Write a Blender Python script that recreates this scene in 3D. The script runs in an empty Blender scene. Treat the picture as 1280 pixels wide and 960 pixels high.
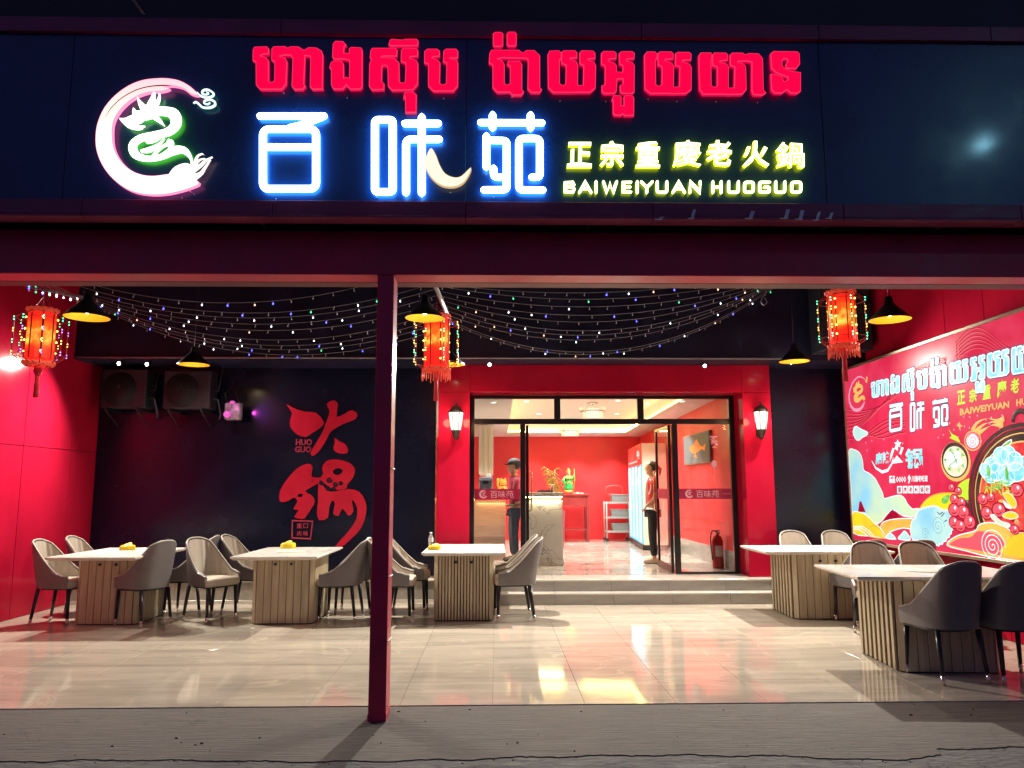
import bpy, math, random
from mathutils import Matrix, Vector
sc = bpy.context.scene
COL = sc.collection
rnd = random.Random(7)
PI = math.pi
# ------------------------------------------------------------------ camera
H, FP, PSI, TH, RO = 1.5, 961.0, math.radians(1.25), math.radians(7.8), -0.002
RM = Matrix.Rotation(-PSI, 4, 'Z') @ Matrix.Rotation(PI / 2 + TH, 4, 'X') @ Matrix.Rotation(RO, 4, 'Z')
cd = bpy.data.cameras.new('camera'); cam = bpy.data.objects.new('camera', cd); COL.objects.link(cam)
cam.matrix_world = Matrix.Translation((0, 0, H)) @ RM
cd.sensor_width = 36; cd.lens = FP / 1280 * 36; cd.clip_end = 500; cd.clip_start = 0.05
sc.camera = cam
# ------------------------------------------------------------------ world: night sky
w = bpy.data.worlds.new('World'); sc.world = w; w.use_nodes = True
nt = w.node_tree; bg = nt.nodes['Background']
sky = nt.nodes.new('ShaderNodeTexSky'); sky.sky_type = 'NISHITA'; sky.sun_disc = False
sky.sun_elevation = math.radians(-4); sky.sun_rotation = math.radians(200)
glow = nt.nodes.new('ShaderNodeMix'); glow.data_type = 'RGBA'; glow.blend_type = 'ADD'; glow.inputs[0].default_value = 1
glow.inputs[7].default_value = (.36, .36, 1.10, 1)       # blue ambient fill added to the sky to lift the dark parts
nt.links.new(sky.outputs[0], glow.inputs[6]); nt.links.new(glow.outputs[2], bg.inputs[0]); bg.inputs[1].default_value = 0.12
sc.view_settings.view_transform = 'Standard'; sc.view_settings.look = 'None'
sc.view_settings.exposure = 0.0; sc.view_settings.gamma = 1.0
sc.render.engine = 'CYCLES'
sc.cycles.max_bounces = 6; sc.cycles.sample_clamp_indirect = 4.0
sc.cycles.caustics_reflective = False; sc.cycles.caustics_refractive = False

# ------------------------------------------------------------------ points on known planes
def ray(px, py):
    return RM.to_3x3() @ Vector(((px - 640) / FP, -(py - 480) / FP, -1))
O = Vector((0, 0, H))
def PY(px, py, Y): r = ray(px, py); return O + r * (Y / r.y)
def PX(px, py, X): r = ray(px, py); return O + r * (X / r.x)
def PZ(px, py, Z): r = ray(px, py); return O + r * ((Z - H) / r.z)

# ------------------------------------------------------------------ main dimensions
YP = 5.306; YS = 5.056; XL = -5.68; XR = 5.1; YF = 5.66; YB = 11.1; ZB = 3.25; YBULK = 10.35; ZF = 0.3
YD = 11.15; YI = 18.73; ZI = 2.77; YPF = 10.75; ZBEAM = 3.007

# ------------------------------------------------------------------ materials
MC = {}
def M(name, col=(.5, .5, .5), rough=.5, metal=0, noise=None, bump=None, emit=None, es=1.0, coat=0, trans=0, alpha=1, spec=.5, sample=True, world=False):
    if name in MC: return MC[name]
    m = bpy.data.materials.new(name); m.use_nodes = True; t = m.node_tree; b = t.nodes['Principled BSDF']
    b.inputs['Base Color'].default_value = (*col, 1); b.inputs['Roughness'].default_value = rough
    b.inputs['Metallic'].default_value = metal; b.inputs['Coat Weight'].default_value = coat
    b.inputs['Transmission Weight'].default_value = trans; b.inputs['Alpha'].default_value = alpha
    b.inputs['Specular IOR Level'].default_value = spec; b.inputs['Coat Roughness'].default_value = .08
    if emit is not None:
        b.inputs['Emission Color'].default_value = (*emit, 1); b.inputs['Emission Strength'].default_value = es
        if not sample: m.cycles.emission_sampling = 'NONE'
    if noise or bump:
        tc = t.nodes.new('ShaderNodeNewGeometry' if world else 'ShaderNodeTexCoord'); co = tc.outputs['Position' if world else 'Object']
    if noise:      # (scale xyz, amount, rough amount)
        mp = t.nodes.new('ShaderNodeMapping'); mp.inputs['Scale'].default_value = noise[0]
        t.links.new(co, mp.inputs[0])
        n = t.nodes.new('ShaderNodeTexNoise'); n.inputs['Scale'].default_value = 1; n.inputs['Detail'].default_value = 6
        n.inputs['Roughness'].default_value = .62
        t.links.new(mp.outputs[0], n.inputs['Vector'])
        mx = t.nodes.new('ShaderNodeMix'); mx.data_type = 'RGBA'
        a = noise[1]
        lo = tuple(c * (1 - a) for c in col); hi = tuple(min(1, c * (1 + a)) for c in col)
        mx.inputs[6].default_value = (*lo, 1); mx.inputs[7].default_value = (*hi, 1)
        cr = t.nodes.new('ShaderNodeMapRange'); cr.inputs[1].default_value = .3; cr.inputs[2].default_value = .7
        t.links.new(n.outputs[0], cr.inputs[0]); t.links.new(cr.outputs[0], mx.inputs[0])
        t.links.new(mx.outputs[2], b.inputs['Base Color'])
        r2 = t.nodes.new('ShaderNodeMapRange'); r2.inputs[1].default_value = .3; r2.inputs[2].default_value = .7
        ra = noise[2] if len(noise) > 2 else .25
        r2.inputs[3].default_value = rough * (1 - ra); r2.inputs[4].default_value = min(1, rough * (1 + ra))
        t.links.new(n.outputs[0], r2.inputs[0]); t.links.new(r2.outputs[0], b.inputs['Roughness'])
    if bump:       # (scale xyz, strength)
        mp = t.nodes.new('ShaderNodeMapping'); mp.inputs['Scale'].default_value = bump[0]
        t.links.new(co, mp.inputs[0])
        n = t.nodes.new('ShaderNodeTexNoise'); n.inputs['Scale'].default_value = 1; n.inputs['Detail'].default_value = 5
        t.links.new(mp.outputs[0], n.inputs['Vector'])
        bm = t.nodes.new('ShaderNodeBump'); bm.inputs['Strength'].default_value = bump[1]; bm.inputs['Distance'].default_value = .01
        t.links.new(n.outputs[0], bm.inputs['Height']); t.links.new(bm.outputs[0], b.inputs['Normal'])
    MC[name] = m
    return m
def vein(m, col, scale=(1, 1, 1), width=.012, dist=1.5, world=True, level=.5):
    t = m.node_tree; b = t.nodes['Principled BSDF']; src = b.inputs['Base Color'].links[0].from_socket
    g = t.nodes.new('ShaderNodeNewGeometry' if world else 'ShaderNodeTexCoord'); mp = t.nodes.new('ShaderNodeMapping'); mp.inputs['Scale'].default_value = scale
    t.links.new(g.outputs['Position' if world else 'Object'], mp.inputs[0]); n = t.nodes.new('ShaderNodeTexNoise'); n.inputs['Scale'].default_value = 1; n.inputs['Detail'].default_value = 7; n.inputs['Distortion'].default_value = dist
    t.links.new(mp.outputs[0], n.inputs['Vector']); r = t.nodes.new('ShaderNodeValToRGB'); e = r.color_ramp.elements; e[0].position = level - width; e[0].color = (0, 0, 0, 1); e[1].position = level + width; e[1].color = (0, 0, 0, 1); k = e.new(level); k.color = (1, 1, 1, 1)
    x = t.nodes.new('ShaderNodeMix'); x.data_type = 'RGBA'; x.inputs[7].default_value = (*col, 1); t.links.new(n.outputs[0], r.inputs[0]); t.links.new(r.outputs[0], x.inputs[0]); t.links.new(src, x.inputs[6]); t.links.new(x.outputs[2], b.inputs['Base Color'])
    return m
def E(name, col, s, sample=True): return M(name, (.02, .02, .02), .6, emit=col, es=s, sample=sample, spec=.1)

# ------------------------------------------------------------------ mesh builder
class MB:
    def __init__(s): s.v = []; s.f = []; s.mi = []; s.sm = []
    def add(s, vs, fs, mi=0, smooth=False):
        k = len(s.v); s.v += [tuple(a) for a in vs]
        for f in fs: s.f.append([i + k for i in f]); s.mi.append(mi); s.sm.append(smooth)
        return s
    def box(s, x0, y0, z0, x1, y1, z1, mi=0, b=0.0):
        if x0 > x1: x0, x1 = x1, x0
        if y0 > y1: y0, y1 = y1, y0
        if z0 > z1: z0, z1 = z1, z0
        if b <= 0:
            vs = [(x, y, z) for z in (z0, z1) for (x, y) in ((x0, y0), (x1, y0), (x1, y1), (x0, y1))]
            s.add(vs, [(3, 2, 1, 0), (4, 5, 6, 7), (0, 1, 5, 4), (1, 2, 6, 5), (2, 3, 7, 6), (3, 0, 4, 7)], mi)
        else:
            b = min(b, (x1 - x0) / 2.01, (y1 - y0) / 2.01, (z1 - z0) / 2.01)
            rings = []
            for z, i in ((z0, b), (z0 + b, 0), (z1 - b, 0), (z1, b)):
                c = b if i == 0 else b * 1.6
                i2 = i
                rings.append([(x0 + i2 + (b - i2) , y0 + i2, z), (x1 - b, y0 + i2, z), (x1 - i2, y0 + b, z), (x1 - i2, y1 - b, z),
                              (x1 - b, y1 - i2, z), (x0 + b, y1 - i2, z), (x0 + i2, y1 - b, z), (x0 + i2, y0 + b, z)])
            s.rings(rings, mi, cap=True)
        return s
    def rings(s, rings, mi=0, cap=False, closed=True, smooth=False):
        n = len(rings[0]); vs = [p for r in rings for p in r]; fs = []
        for a in range(len(rings) - 1):
            for i in range(n if closed else n - 1):
                j = (i + 1) % n
                fs.append((a * n + i, a * n + j, (a + 1) * n + j, (a + 1) * n + i))
        if cap:
            fs.append(tuple(reversed(range(n)))); fs.append(tuple((len(rings) - 1) * n + i for i in range(n)))
        return s.add(vs, fs, mi, smooth)
    def lathe(s, prof, n=16, c=(0, 0, 0), mi=0, cap=True, smooth=True, sx=1, sy=1):
        r = [[(c[0] + q[0] * sx * math.cos(2 * PI * i / n), c[1] + q[0] * sy * math.sin(2 * PI * i / n), c[2] + q[1]) for i in range(n)] for q in prof]
        s.rings(r, mi, cap=cap, smooth=smooth); return s
    def tube(s, pts, rad, n=8, mi=0, flat=None, nrm=None, cap=True, closed=False, smooth=True, roundcap=False):
        pts = [Vector(p) for p in pts]; m = len(pts)
        rads = list(rad) if hasattr(rad, '__len__') else [rad] * m
        if roundcap and not closed and m > 1:
            d0 = (pts[0] - pts[1]).normalized(); d1 = (pts[-1] - pts[-2]).normalized()
            a, ra = pts[0], rads[0]; z, rz = pts[-1], rads[-1]
            pts = [a + d0 * ra * .98, a + d0 * ra * .75, a + d0 * ra * .4] + pts + [z + d1 * rz * .4, z + d1 * rz * .75, z + d1 * rz * .98]
            rads = [ra * .2, ra * .66, ra * .92] + rads + [rz * .92, rz * .66, rz * .2]
            m = len(pts)
        rings = []; prev = None
        for i in range(m):
            if closed: t = pts[(i + 1) % m] - pts[i - 1]
            else: t = pts[min(i + 1, m - 1)] - pts[max(i - 1, 0)]
            if t.length < 1e-9: t = Vector((0, 0, 1))
            t.normalize()
            if nrm is not None: N = Vector(nrm)
            else:
                if prev is None: N = Vector((0, 0, 1)) if abs(t.z) < .9 else Vector((1, 0, 0))
                else: N = prev
                N = (N - t * N.dot(t));
                if N.length < 1e-6: N = Vector((1, 0, 0)) - t * t.x
                N.normalize(); prev = N
            S = t.cross(N)
            if S.length < 1e-6: S = Vector((1, 0, 0))
            S.normalize()
            sc_ = 1.0
            if nrm is not None and 0 < i < m - 1 or closed:      # mitre
                a = (pts[i] - pts[i - 1]).normalized(); bb = (pts[(i + 1) % m] - pts[i]).normalized()
                c = max(.5, math.cos(.5 * math.acos(max(-1, min(1, a.dot(bb)))))); sc_ = 1 / c
            r = rads[i]; fl = flat if flat is not None else r
            if flat is not None and fl < 0: fl = -fl * r
            rings.append([pts[i] + S * (math.cos(2 * PI * k / n) * r * sc_) + N * (math.sin(2 * PI * k / n) * fl) for k in range(n)])
        if closed: rings.append(rings[0])
        s.rings(rings, mi, cap=cap and not closed, smooth=smooth); return s
    def prism(s, poly, z0, z1, mi=0, fn=None):
        n = len(poly); fn = fn or (lambda u, v, w_: (u, v, w_))
        vs = [fn(u, v, z0) for u, v in poly] + [fn(u, v, z1) for u, v in poly]
        fs = [tuple(reversed(range(n))), tuple(range(n, 2 * n))] + [(i, (i + 1) % n, n + (i + 1) % n, n + i) for i in range(n)]
        return s.add(vs, fs, mi)
    def sphere(s, c, r, n=8, m=6, mi=0, sx=1, sy=1, sz=1):
        pr = [(r * math.sin(PI * i / m) + 1e-5, -r * math.cos(PI * i / m) * sz) for i in range(m + 1)]
        return s.lathe(pr, n, c, mi, cap=False, sx=sx, sy=sy)
    def xf(s, mat):
        s.v = [tuple(mat @ Vector(p)) for p in s.v]; return s
    def mesh(s, name, mats):
        me = bpy.data.meshes.new(name); me.from_pydata(s.v, [], s.f)
        for m in (mats if isinstance(mats, (list, tuple)) else [mats]): me.materials.append(m)
        me.polygons.foreach_set('material_index', s.mi); me.polygons.foreach_set('use_smooth', s.sm)
        me.update(); return me

def link(name, me, parent=None, loc=None, rot=None):
    o = bpy.data.objects.new(name, me); COL.objects.link(o)
    if parent: o.parent = parent
    if loc: o.location = loc
    if rot: o.rotation_euler = rot
    return o
def obj(name, mb, mats, parent=None, loc=None, rot=None, label=None, cat=None, group=None, kind=None):
    o = link(name, mb.mesh(name, mats), parent, loc, rot)
    return tag(o, label, cat, group, kind)
def tag(o, label=None, cat=None, group=None, kind=None):
    if label: o['label'] = label
    if cat: o['category'] = cat
    if group: o['group'] = group
    if kind: o['kind'] = kind
    return o
def thing(name, label, cat, loc=(0, 0, 0), rz=0, group=None, rot=None):
    o = bpy.data.objects.new(name, None); COL.objects.link(o); o.location = loc; o.rotation_euler = rot or (0, 0, rz)
    o.empty_display_size = .1
    return tag(o, label, cat, group)
def copy_tree(o, parent=None):
    c = o.copy(); COL.objects.link(c)
    if parent: c.parent = parent
    for ch in o.children: copy_tree(ch, c)
    return c
def smooth_path(p, k=4, closed=False):
    n = len(p); out = []
    dim = len(p[0])
    rng = range(n if closed else n - 1)
    for i in rng:
        a, b, c, d = (p[(i - 1) % n], p[i], p[(i + 1) % n], p[(i + 2) % n]) if closed else (p[max(i - 1, 0)], p[i], p[i + 1], p[min(i + 2, n - 1)])
        for j in range(k):
            t = j / k
            out.append(tuple(.5 * (2 * b[q] + (c[q] - a[q]) * t + (2 * a[q] - 5 * b[q] + 4 * c[q] - d[q]) * t * t + (3 * b[q] - a[q] - 3 * c[q] + d[q]) * t ** 3) for q in range(dim)))
    if not closed: out.append(tuple(p[-1]))
    return out
def curve_mb(polys, ext, bevel=0.0, offset=0.0):
    """filled flat shape(s) with holes, local x,y, extruded to +-ext"""
    c = bpy.data.curves.new('shape', 'CURVE'); c.dimensions = '2D'; c.fill_mode = 'BOTH'; c.extrude = ext; c.bevel_depth = bevel; c.bevel_resolution = 1; c.offset = offset
    for p in polys:
        s = c.splines.new('POLY'); s.points.add(len(p) - 1)
        for i, q in enumerate(p): s.points[i].co = (q[0], q[1], 0, 1)
        s.use_cyclic_u = True
    return from_curve(c)
def text_mb(body, ext, offset=0.0, size=1.0, res=2):
    c = bpy.data.curves.new('writing', 'FONT'); c.body = body; c.extrude = ext; c.offset = offset; c.size = size; c.resolution_u = res
    return from_curve(c)
def from_curve(c):
    o = bpy.data.objects.new('tmp', c); COL.objects.link(o)
    dg = bpy.context.evaluated_depsgraph_get(); me = bpy.data.meshes.new_from_object(o.evaluated_get(dg))
    mb = MB(); mb.add([v.co[:] for v in me.vertices], [tuple(p.vertices) for p in me.polygons])
    bpy.data.objects.remove(o); bpy.data.meshes.remove(me); bpy.data.curves.remove(c)
    return mb
def front_mi(mb, axis, sign, front=0, side=1, thr=.8):
    """material index by which way a face looks"""
    for i, f in enumerate(mb.f):
        a, b, c = (Vector(mb.v[f[k]]) for k in (0, 1, 2)); n = (b - a).cross(c - a)
        if n.length < 1e-12: mb.mi[i] = front; continue
        n.normalize(); mb.mi[i] = front if abs(n[axis]) > thr else side
    return mb

# colours
RED = M('red_panel', (.46, .008, .036), .13, noise=((1.1, 1.1, .5), .20, .45), bump=((2, 2, 2), .035), spec=.10)
REDD = M('red_steel', (.60, .018, .07), .42, noise=((3, 3, 3), .2, .3), bump=((14, 14, 14), .08), coat=.1)
REDG = M('red_joint', (.10, .002, .008), .6)
BLACKW = M('black_gloss_wall', (.0022, .0048, .021), .26, noise=((.6, .6, .6), .5, .5), bump=((3, 3, 3), .12))
BLACKC = M('black_ceiling', (.005, .007, .030), .5, noise=((2, 2, 2), .5), bump=((5, 5, 5), .3))
BLACK = M('black_metal', (.012, .012, .013), .35, noise=((6, 6, 6), .4))
STEEL = M('dark_steel', (.05, .055, .06), .5, .3, noise=((4, 4, 4), .4))
TILE = vein(M('beige_tile', (.47, .41, .335), .065, noise=((.8, 5.5, 1), .22, .5), bump=((2.2, 9, 1), .022), spec=.75, world=True), (.57, .50, .40), (.5, 1.1, 1), .012)
GROUT = M('tile_grout', (.24, .20, .17), .8)
STEPT = M('step_tile', (.34, .32, .30), .22, noise=((1.5, 2, 8), .2))
NOSE = M('step_nosing', (.62, .58, .52), .2, noise=((3, 3, 3), .1))
CONC = vein(vein(M('concrete', (.088, .073, .064), .82, noise=((1.6, 34, 1), .65, .12), bump=((3, 85, 5), 1.0), world=True), (.05, .042, .04), (.55, 1.3, 1), .006, 2.5), (.105, .085, .072), (.7, .9, 1), .10, 1, level=.62)
ROAD = M('road_surface', (.05, .05, .055), .9, noise=((6, 6, 6), .5), bump=((30, 30, 30), .6))
GLASS = M('clear_glass', (1, 1, 1), .0, trans=1, spec=.5)
GLASS.node_tree.nodes['Principled BSDF'].inputs['IOR'].default_value = 1.25
BRASS = M('brass', (.75, .55, .3), .25, 1)
WHITE = M('white_paint', (.75, .74, .72), .5, noise=((2, 2, 2), .06))

# ------------------------------------------------------------------ lamps (most belong to fittings built further down)
def lamp(kind, name, loc, energy, col, rad=.05, size=None, blend=.3, rot=None, parent=None, target=None):
    L = bpy.data.lights.new(name, kind); L.energy = energy; L.color = col
    if kind == 'SPOT': L.spot_size = size; L.spot_blend = blend; L.shadow_soft_size = rad
    elif kind == 'AREA': L.shape = 'RECTANGLE'; L.size, L.size_y = size
    else: L.shadow_soft_size = rad
    o = bpy.data.objects.new(name, L); COL.objects.link(o); o.location = loc
    if rot: o.rotation_euler = rot
    if target: o.rotation_euler = (Vector(target) - Vector(loc)).to_track_quat('-Z', 'Y').to_euler()
    if parent: o.parent = parent
    return o

# =================================================================== GROUND
mb = MB(); mb.box(-30, -30, -.5, 30, 4.6, -.13); obj('road', mb, ROAD, kind='structure')
# concrete apron with a ragged broken front edge
ex = []
x = -9.0
while x <= 9.01:
    y = 4.60 + .030 * math.sin(x * 2.1) + .012 * math.sin(x * 13) + rnd.uniform(-.009, .009)
    if 2.55 < x: y += .10
    if 1.75 < x < 2.55: y -= .05 * math.sin((x - 1.75) / .8 * PI)
    ex.append((x, y)); x += .03
mb = MB(); poly = ex + [(9, YF - .001), (-9, YF - .001)]
mb.prism(poly, -.30, -.006)
apron = obj('pavement', mb, CONC, kind='structure')
mb = MB()   # crumbled lip in front of the ragged edge
for side in range(1):
    lo = [(px, 3.2) for px, py in ex]; hi = [(px, py + .03) for px, py in ex]
    mb.prism(hi + lo[::-1], -.30, -.011)
obj('kerb', mb, vein(M('worn_kerb', (.075, .070, .072), .88, noise=((4, 16, 1), .6), bump=((14, 34, 9), 1.0), world=True), (.015, .015, .02), (2, 3, 1), .02, 2), kind='structure')
mb = MB()
for k in range(34):
    c = (rnd.uniform(-3.4, 3.6), rnd.uniform(4.66, 5.6), -.006)
    r = rnd.uniform(.003, .008)
    mb.sphere((c[0], c[1], c[2] + r * .4), r, 5, 4, sx=rnd.uniform(.7, 1.8), sy=rnd.uniform(.5, 1.2), sz=.6)
for k in range(150):
    px, py = ex[rnd.randrange(len(ex))]
    if -3.6 < px < 3.8: mb.sphere((px + rnd.uniform(-.02, .02), py + rnd.uniform(-.05, .012), -.010), rnd.uniform(.002, .007), 5, 4, sx=rnd.uniform(.7, 1.8), sy=rnd.uniform(.5, 1.2), sz=.6)
obj('gravel', mb, M('grit', (.05, .045, .04), .9), kind='stuff', label='scattered grit and dry leaf bits on the concrete pavement')

# terrace floor: bed + tiles
mb = MB(); mb.box(XL - .1, YF, -.30, XR + .1, YB + .1, -.012)
floor = obj('terrace_floor', mb, GROUT, kind='structure')
TS = .652
tile_me = {}
nx = int(math.ceil((XR - XL) / TS)); x0 = .635 - TS * 10
ys = YF
row = 0
tvars = []
for v in range(6):
    m = M('beige_tile_%d' % v if v else 'beige_tile', ()) if False else None
TM = [TILE] + [vein(M('beige_tile_tone_%s' % 'abcd'[v], tuple(c * k for c in (.47, .41, .335)), .065, noise=((.8, 5.5, 1), .22, .5), bump=((2.2, 9, 1), .022), spec=.75, world=True), (.57, .50, .40), (.5, 1.1, 1), .012) for v, k in enumerate((.95, 1.03, .98, 1.06))]
# the shared mesh carries one material slot per tone through object-linked slots
y = YF + .002
while y < 11.09:
    y1 = min(y + TS - .002, 11.09)
    x = x0
    while x < XR:
        x1 = x + TS - .002
        a, b_ = max(x, XL), min(x1, XR)
        if b_ - a > .02:
            key = (round(b_ - a, 3), round(y1 - y, 3))
            if key not in tile_me:
                t = MB(); t.box(0, 0, -.010, key[0], key[1], 0, b=.0012); tile_me[key] = t.mesh('floor_tile', TILE)
            o = link('floor_tile', tile_me[key], floor, (a, y, 0))
            o.material_slots[0].link = 'OBJECT'; o.material_slots[0].material = rnd.choice(TM)
        x += TS
    y += TS

# ------------------------------------------------------------------ steps and raised plinth
SX0 = .02; SX1 = 3.86
steps = MB(); steps.box(SX0, 10.34, 0, SX1, 11.3, .13); steps.box(SX0, 10.54, .13, SX1, 11.3, .28)
st = obj('entrance_steps', steps, GROUT, kind='structure')
def slabs(parent, x0, x1, y0, y1, z0, z1, n, name, mat, gap=.003):
    w_ = (x1 - x0) / n
    mbb = MB(); mbb.box(0, 0, 0, w_ - gap, y1 - y0, z1 - z0, b=.002); me = mbb.mesh(name, mat)
    for i in range(n): link(name, me, parent, (x0 + i * w_, y0, z0))
slabs(st, SX0, SX1, 10.325, 10.338, .0, .128, 5, 'riser_tile', STEPT)
slabs(st, SX0, SX1, 10.31, 10.522, .131, .15, 5, 'tread_slab', NOSE)
slabs(st, SX0, SX1, 10.525, 10.538, .152, .278, 5, 'riser_tile', STEPT)
slabs(st, SX0, SX1, 10.51, 11.10, .281, .30, 5, 'tread_slab', NOSE)
pl = MB(); pl.box(XL, 10.60, 0, SX0 - .004, 11.12, .28)
plinth = obj('plinth', pl, GROUT, kind='structure')
slabs(plinth, XL, SX0 - .006, 10.585, 10.598, .05, .278, 8, 'riser_tile', M('plinth_tile', (.36, .33, .29), .25, noise=((5, 2, 2), .22)))
slabs(plinth, XL, SX0 - .006, 10.575, 10.598, .0, .048, 8, 'skirting_tile', NOSE)
slabs(plinth, XL, SX0 - .006, 10.57, 11.1, .281, .30, 8, 'ledge_slab', NOSE)

# ------------------------------------------------------------------ interior floor
mb = MB(); mb.box(-2.6, 11.13, .05, 4.1, YI + .2, .288); ifl = obj('shop_floor', mb, GROUT, kind='structure')
IT = vein(M('glossy_shop_tile', (.58, .55, .48), .07, noise=((1.6, 2.2, 1), .30, .4), bump=((2, 2, 2), .02), world=True), (.34, .31, .27), (1.2, 1.6, 1), .014)
mbb = MB(); mbb.box(0, 0, 0, .797, .797, .012); me = mbb.mesh('floor_tile', IT)
for i in range(8):
    for j in range(10):
        if -2.5 + i * .8 < 4.0: link('floor_tile', me, ifl, (-2.5 + i * .8, 11.13 + j * .8 - (.4 if j else 0) + (.4 if j else 0), .288))

# =================================================================== WALLS
def panel_wall(name, label, plane, c, span, zr, seams_h, seams_v, mat, thick=.18, sign=1, cat='wall', gap=.008, pname='panel'):
    """plane 'x': wall surface at X=c seen from sign*X side; spans Y; plane 'y' likewise"""
    t = thing(name, label, cat, (0, 0, 0))
    core = MB()
    if plane == 'x': core.box(c - sign * .012, span[0], zr[0], c - sign * thick, span[1], zr[1])
    else: core.box(span[0], c - sign * .012, zr[0], span[1], c - sign * thick, zr[1])
    obj('backing', core, REDG if mat is RED else BLACKC, t)
    H_ = [zr[0]] + seams_h + [zr[1]]; V_ = [span[0]] + seams_v + [span[1]]
    for i in range(len(V_) - 1):
        for j in range(len(H_) - 1):
            p = MB(); a, b_, z0, z1 = V_[i] + gap / 2, V_[i + 1] - gap / 2, H_[j] + gap / 2, H_[j + 1] - gap / 2
            if plane == 'x': p.box(c, a, z0, c - sign * .011, b_, z1, b=.002)
            else: p.box(a, c, z0, b_, c - sign * .011, z1, b=.002)
            obj(pname, p, mat, t)
    return t
YW0 = YP + .35
panel_wall('left_wall', 'tall red panelled side wall behind the leftmost lantern and table', 'x', XL, (YW0, YB), (0, 4.7), [2.03], [6.9, 8.15, 9.4, 10.45], RED, sign=1)
panel_wall('right_wall', 'red panelled side wall carrying the big lit menu poster', 'x', XR, (YW0, YB), (0, 4.7), [.62, 3.24], [6.9, 7.75, 8.45, 9.6, 10.5], RED, sign=-1)
lb = MB(); lb.box(XL, YB, ZF, -.86, YB + .2, 3.4)
lbw = thing('back_wall', 'dark glossy wall with red hotpot calligraphy left of the entrance', 'wall', (0, 0, 0))
obj('wall_sheet', lb, BLACKW, lbw)
rb = MB(); rb.box(3.94, YB, 0, XR, YB + .2, 3.4)
rbw = thing('back_wall', 'narrow dark wall strip between the red entrance and the right wall', 'wall', (0, 0, 0))
obj('wall_sheet', rb, BLACKW, rbw)
# bulkhead and ceiling
mb = MB(); mb.box(XL, YBULK, ZB, XR, YB + .3, 4.7)
obj('ceiling_bulkhead', mb, BLACKC, kind='structure')
mb = MB(); mb.tube([(XL + .02, YBULK - .03, ZB + .02), (4.3, YBULK - .03, ZB + .02)], .014, 6)
tag(obj('conduit_pipe', mb, M('grey_pipe', (.22, .22, .24), .5)), 'thin grey conduit running along the lower edge of the dark bulkhead', 'pipe')
mb = MB(); mb.box(4.35, 9.95, ZB + .08, 5.02, YBULK - .002, 4.7, b=.006)
tag(obj('duct_box', mb, M('duct_black', (.03, .035, .05), .3, noise=((2, 2, 2), .3)), ), 'dark boxed duct hanging in the corner above the lit poster', 'duct')
mb = MB(); mb.box(XL - .2, YP + .25, 4.7, XR + .2, YB + .3, 4.8)
obj('ceiling', mb, BLACKC, kind='structure')
mb = MB()   # joists under the ceiling
for xx in (-4.6, -3.4, -2.2, -1.0, .2, 1.4, 2.6, 3.8): mb.box(xx, YP + .3, 4.55, xx + .07, YBULK - .01, 4.69)
tag(obj('roof_joists', mb, BLACKC), 'black steel joists in shadow under the terrace ceiling', 'joists', kind='structure')
# building masses beyond the frame edges
mb = MB(); mb.box(-12, YP + .3, -.1, XL - .2, 13, 7); mb.box(XR + .2, YP + .3, -.1, 12, 13, 7); mb.box(XL - .2, YP + 1.2, 4.81, XR + .2, 13, 7)
obj('building_shell', mb, M('night_render', (.04, .04, .045), .9, noise=((2, 2, 2), .4)), kind='structure')

# ------------------------------------------------------------------ steel girder and posts
top = PY(640, 290, YP).z
g = thing('girder', 'long dark red steel girder spanning the front of the terrace', 'girder', (0, 0, 0))
mb = MB(); mb.box(-7.2, YP, ZBEAM, 7.2, YP + .20, top, b=.004); obj('beam', mb, REDD, g)
mb = MB(); mb.box(-7.2, YP + .21, ZBEAM - .0, 7.2, YP + .34, top - .05); obj('rear_channel', mb, M('dark_red_steel', (.12, .004, .012), .5), g)
pa, pb = PZ(457, 907, -.006), PZ(479.5, 907, -.006)
p = thing('red_post', 'dark red square steel post standing at the pavement edge', 'post', ((pa.x + pb.x) / 2, YP + .085, -.006))
hw = (pb.x - pa.x) / 2
mb = MB(); mb.box(-hw, -.083, 0, hw, .11, ZBEAM + .006 - .002, b=.004); obj('shaft', mb, REDD, p)
for zz in (.50, .92, 1.65): mb = MB(); mb.tube([(hw - .02, -.05, zz), (hw + .004, -.05, zz), (hw + .004, .10, zz)], .005, 5); obj('wire_tie', mb, WHITE, p)
mb = MB(); mb.box(-hw - .003, -.086, .0, hw + .003, .113, .05, b=.002); obj('weld_collar', mb, REDD, p)

# =================================================================== ENTRANCE PORTAL
por = thing('entrance_portal', 'red panelled portal framing the glass shop front', 'doorway', (0, 0, 0))
XPL0, XPL1, XPR0, XPR1 = -.80, -.36, 3.50, 3.90
def pnl(x0, y0, z0, x1, y1, z1): m_ = MB(); m_.box(x0, y0, z0, x1, y1, z1, b=.003); return obj('panel', m_, RED, por)
dz = PY(760, 490, YPF).z
pnl(XPL0, YPF, .302, XPL1, YB + .1, dz - .004); pnl(XPR0, YPF, .302, XPR1, YB + .1, dz - .004)
pnl(XPL0, YPF, dz, XPL1, YB + .1, ZB - .003); pnl(XPR0, YPF, dz, XPR1, YB + .1, ZB - .003)
pnl(XPL1 + .004, YPF, dz, XPR0 - .004, YB + .1, ZB - .003)
# pocket behind the portal closing the sides of the shop front
mb = MB(); mb.box(XPL0, YB + .11, .3, XPL1 + .02, YB + .3, 4.6); mb.box(XPR0 - .02, YB + .11, .3, XPR1 + .25, YB + .3, 4.6); mb.box(XPL0, YB + .11, dz + .02, XPR1 + .25, YB + .3, 4.6)
obj('lining', mb, REDG, por)

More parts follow.
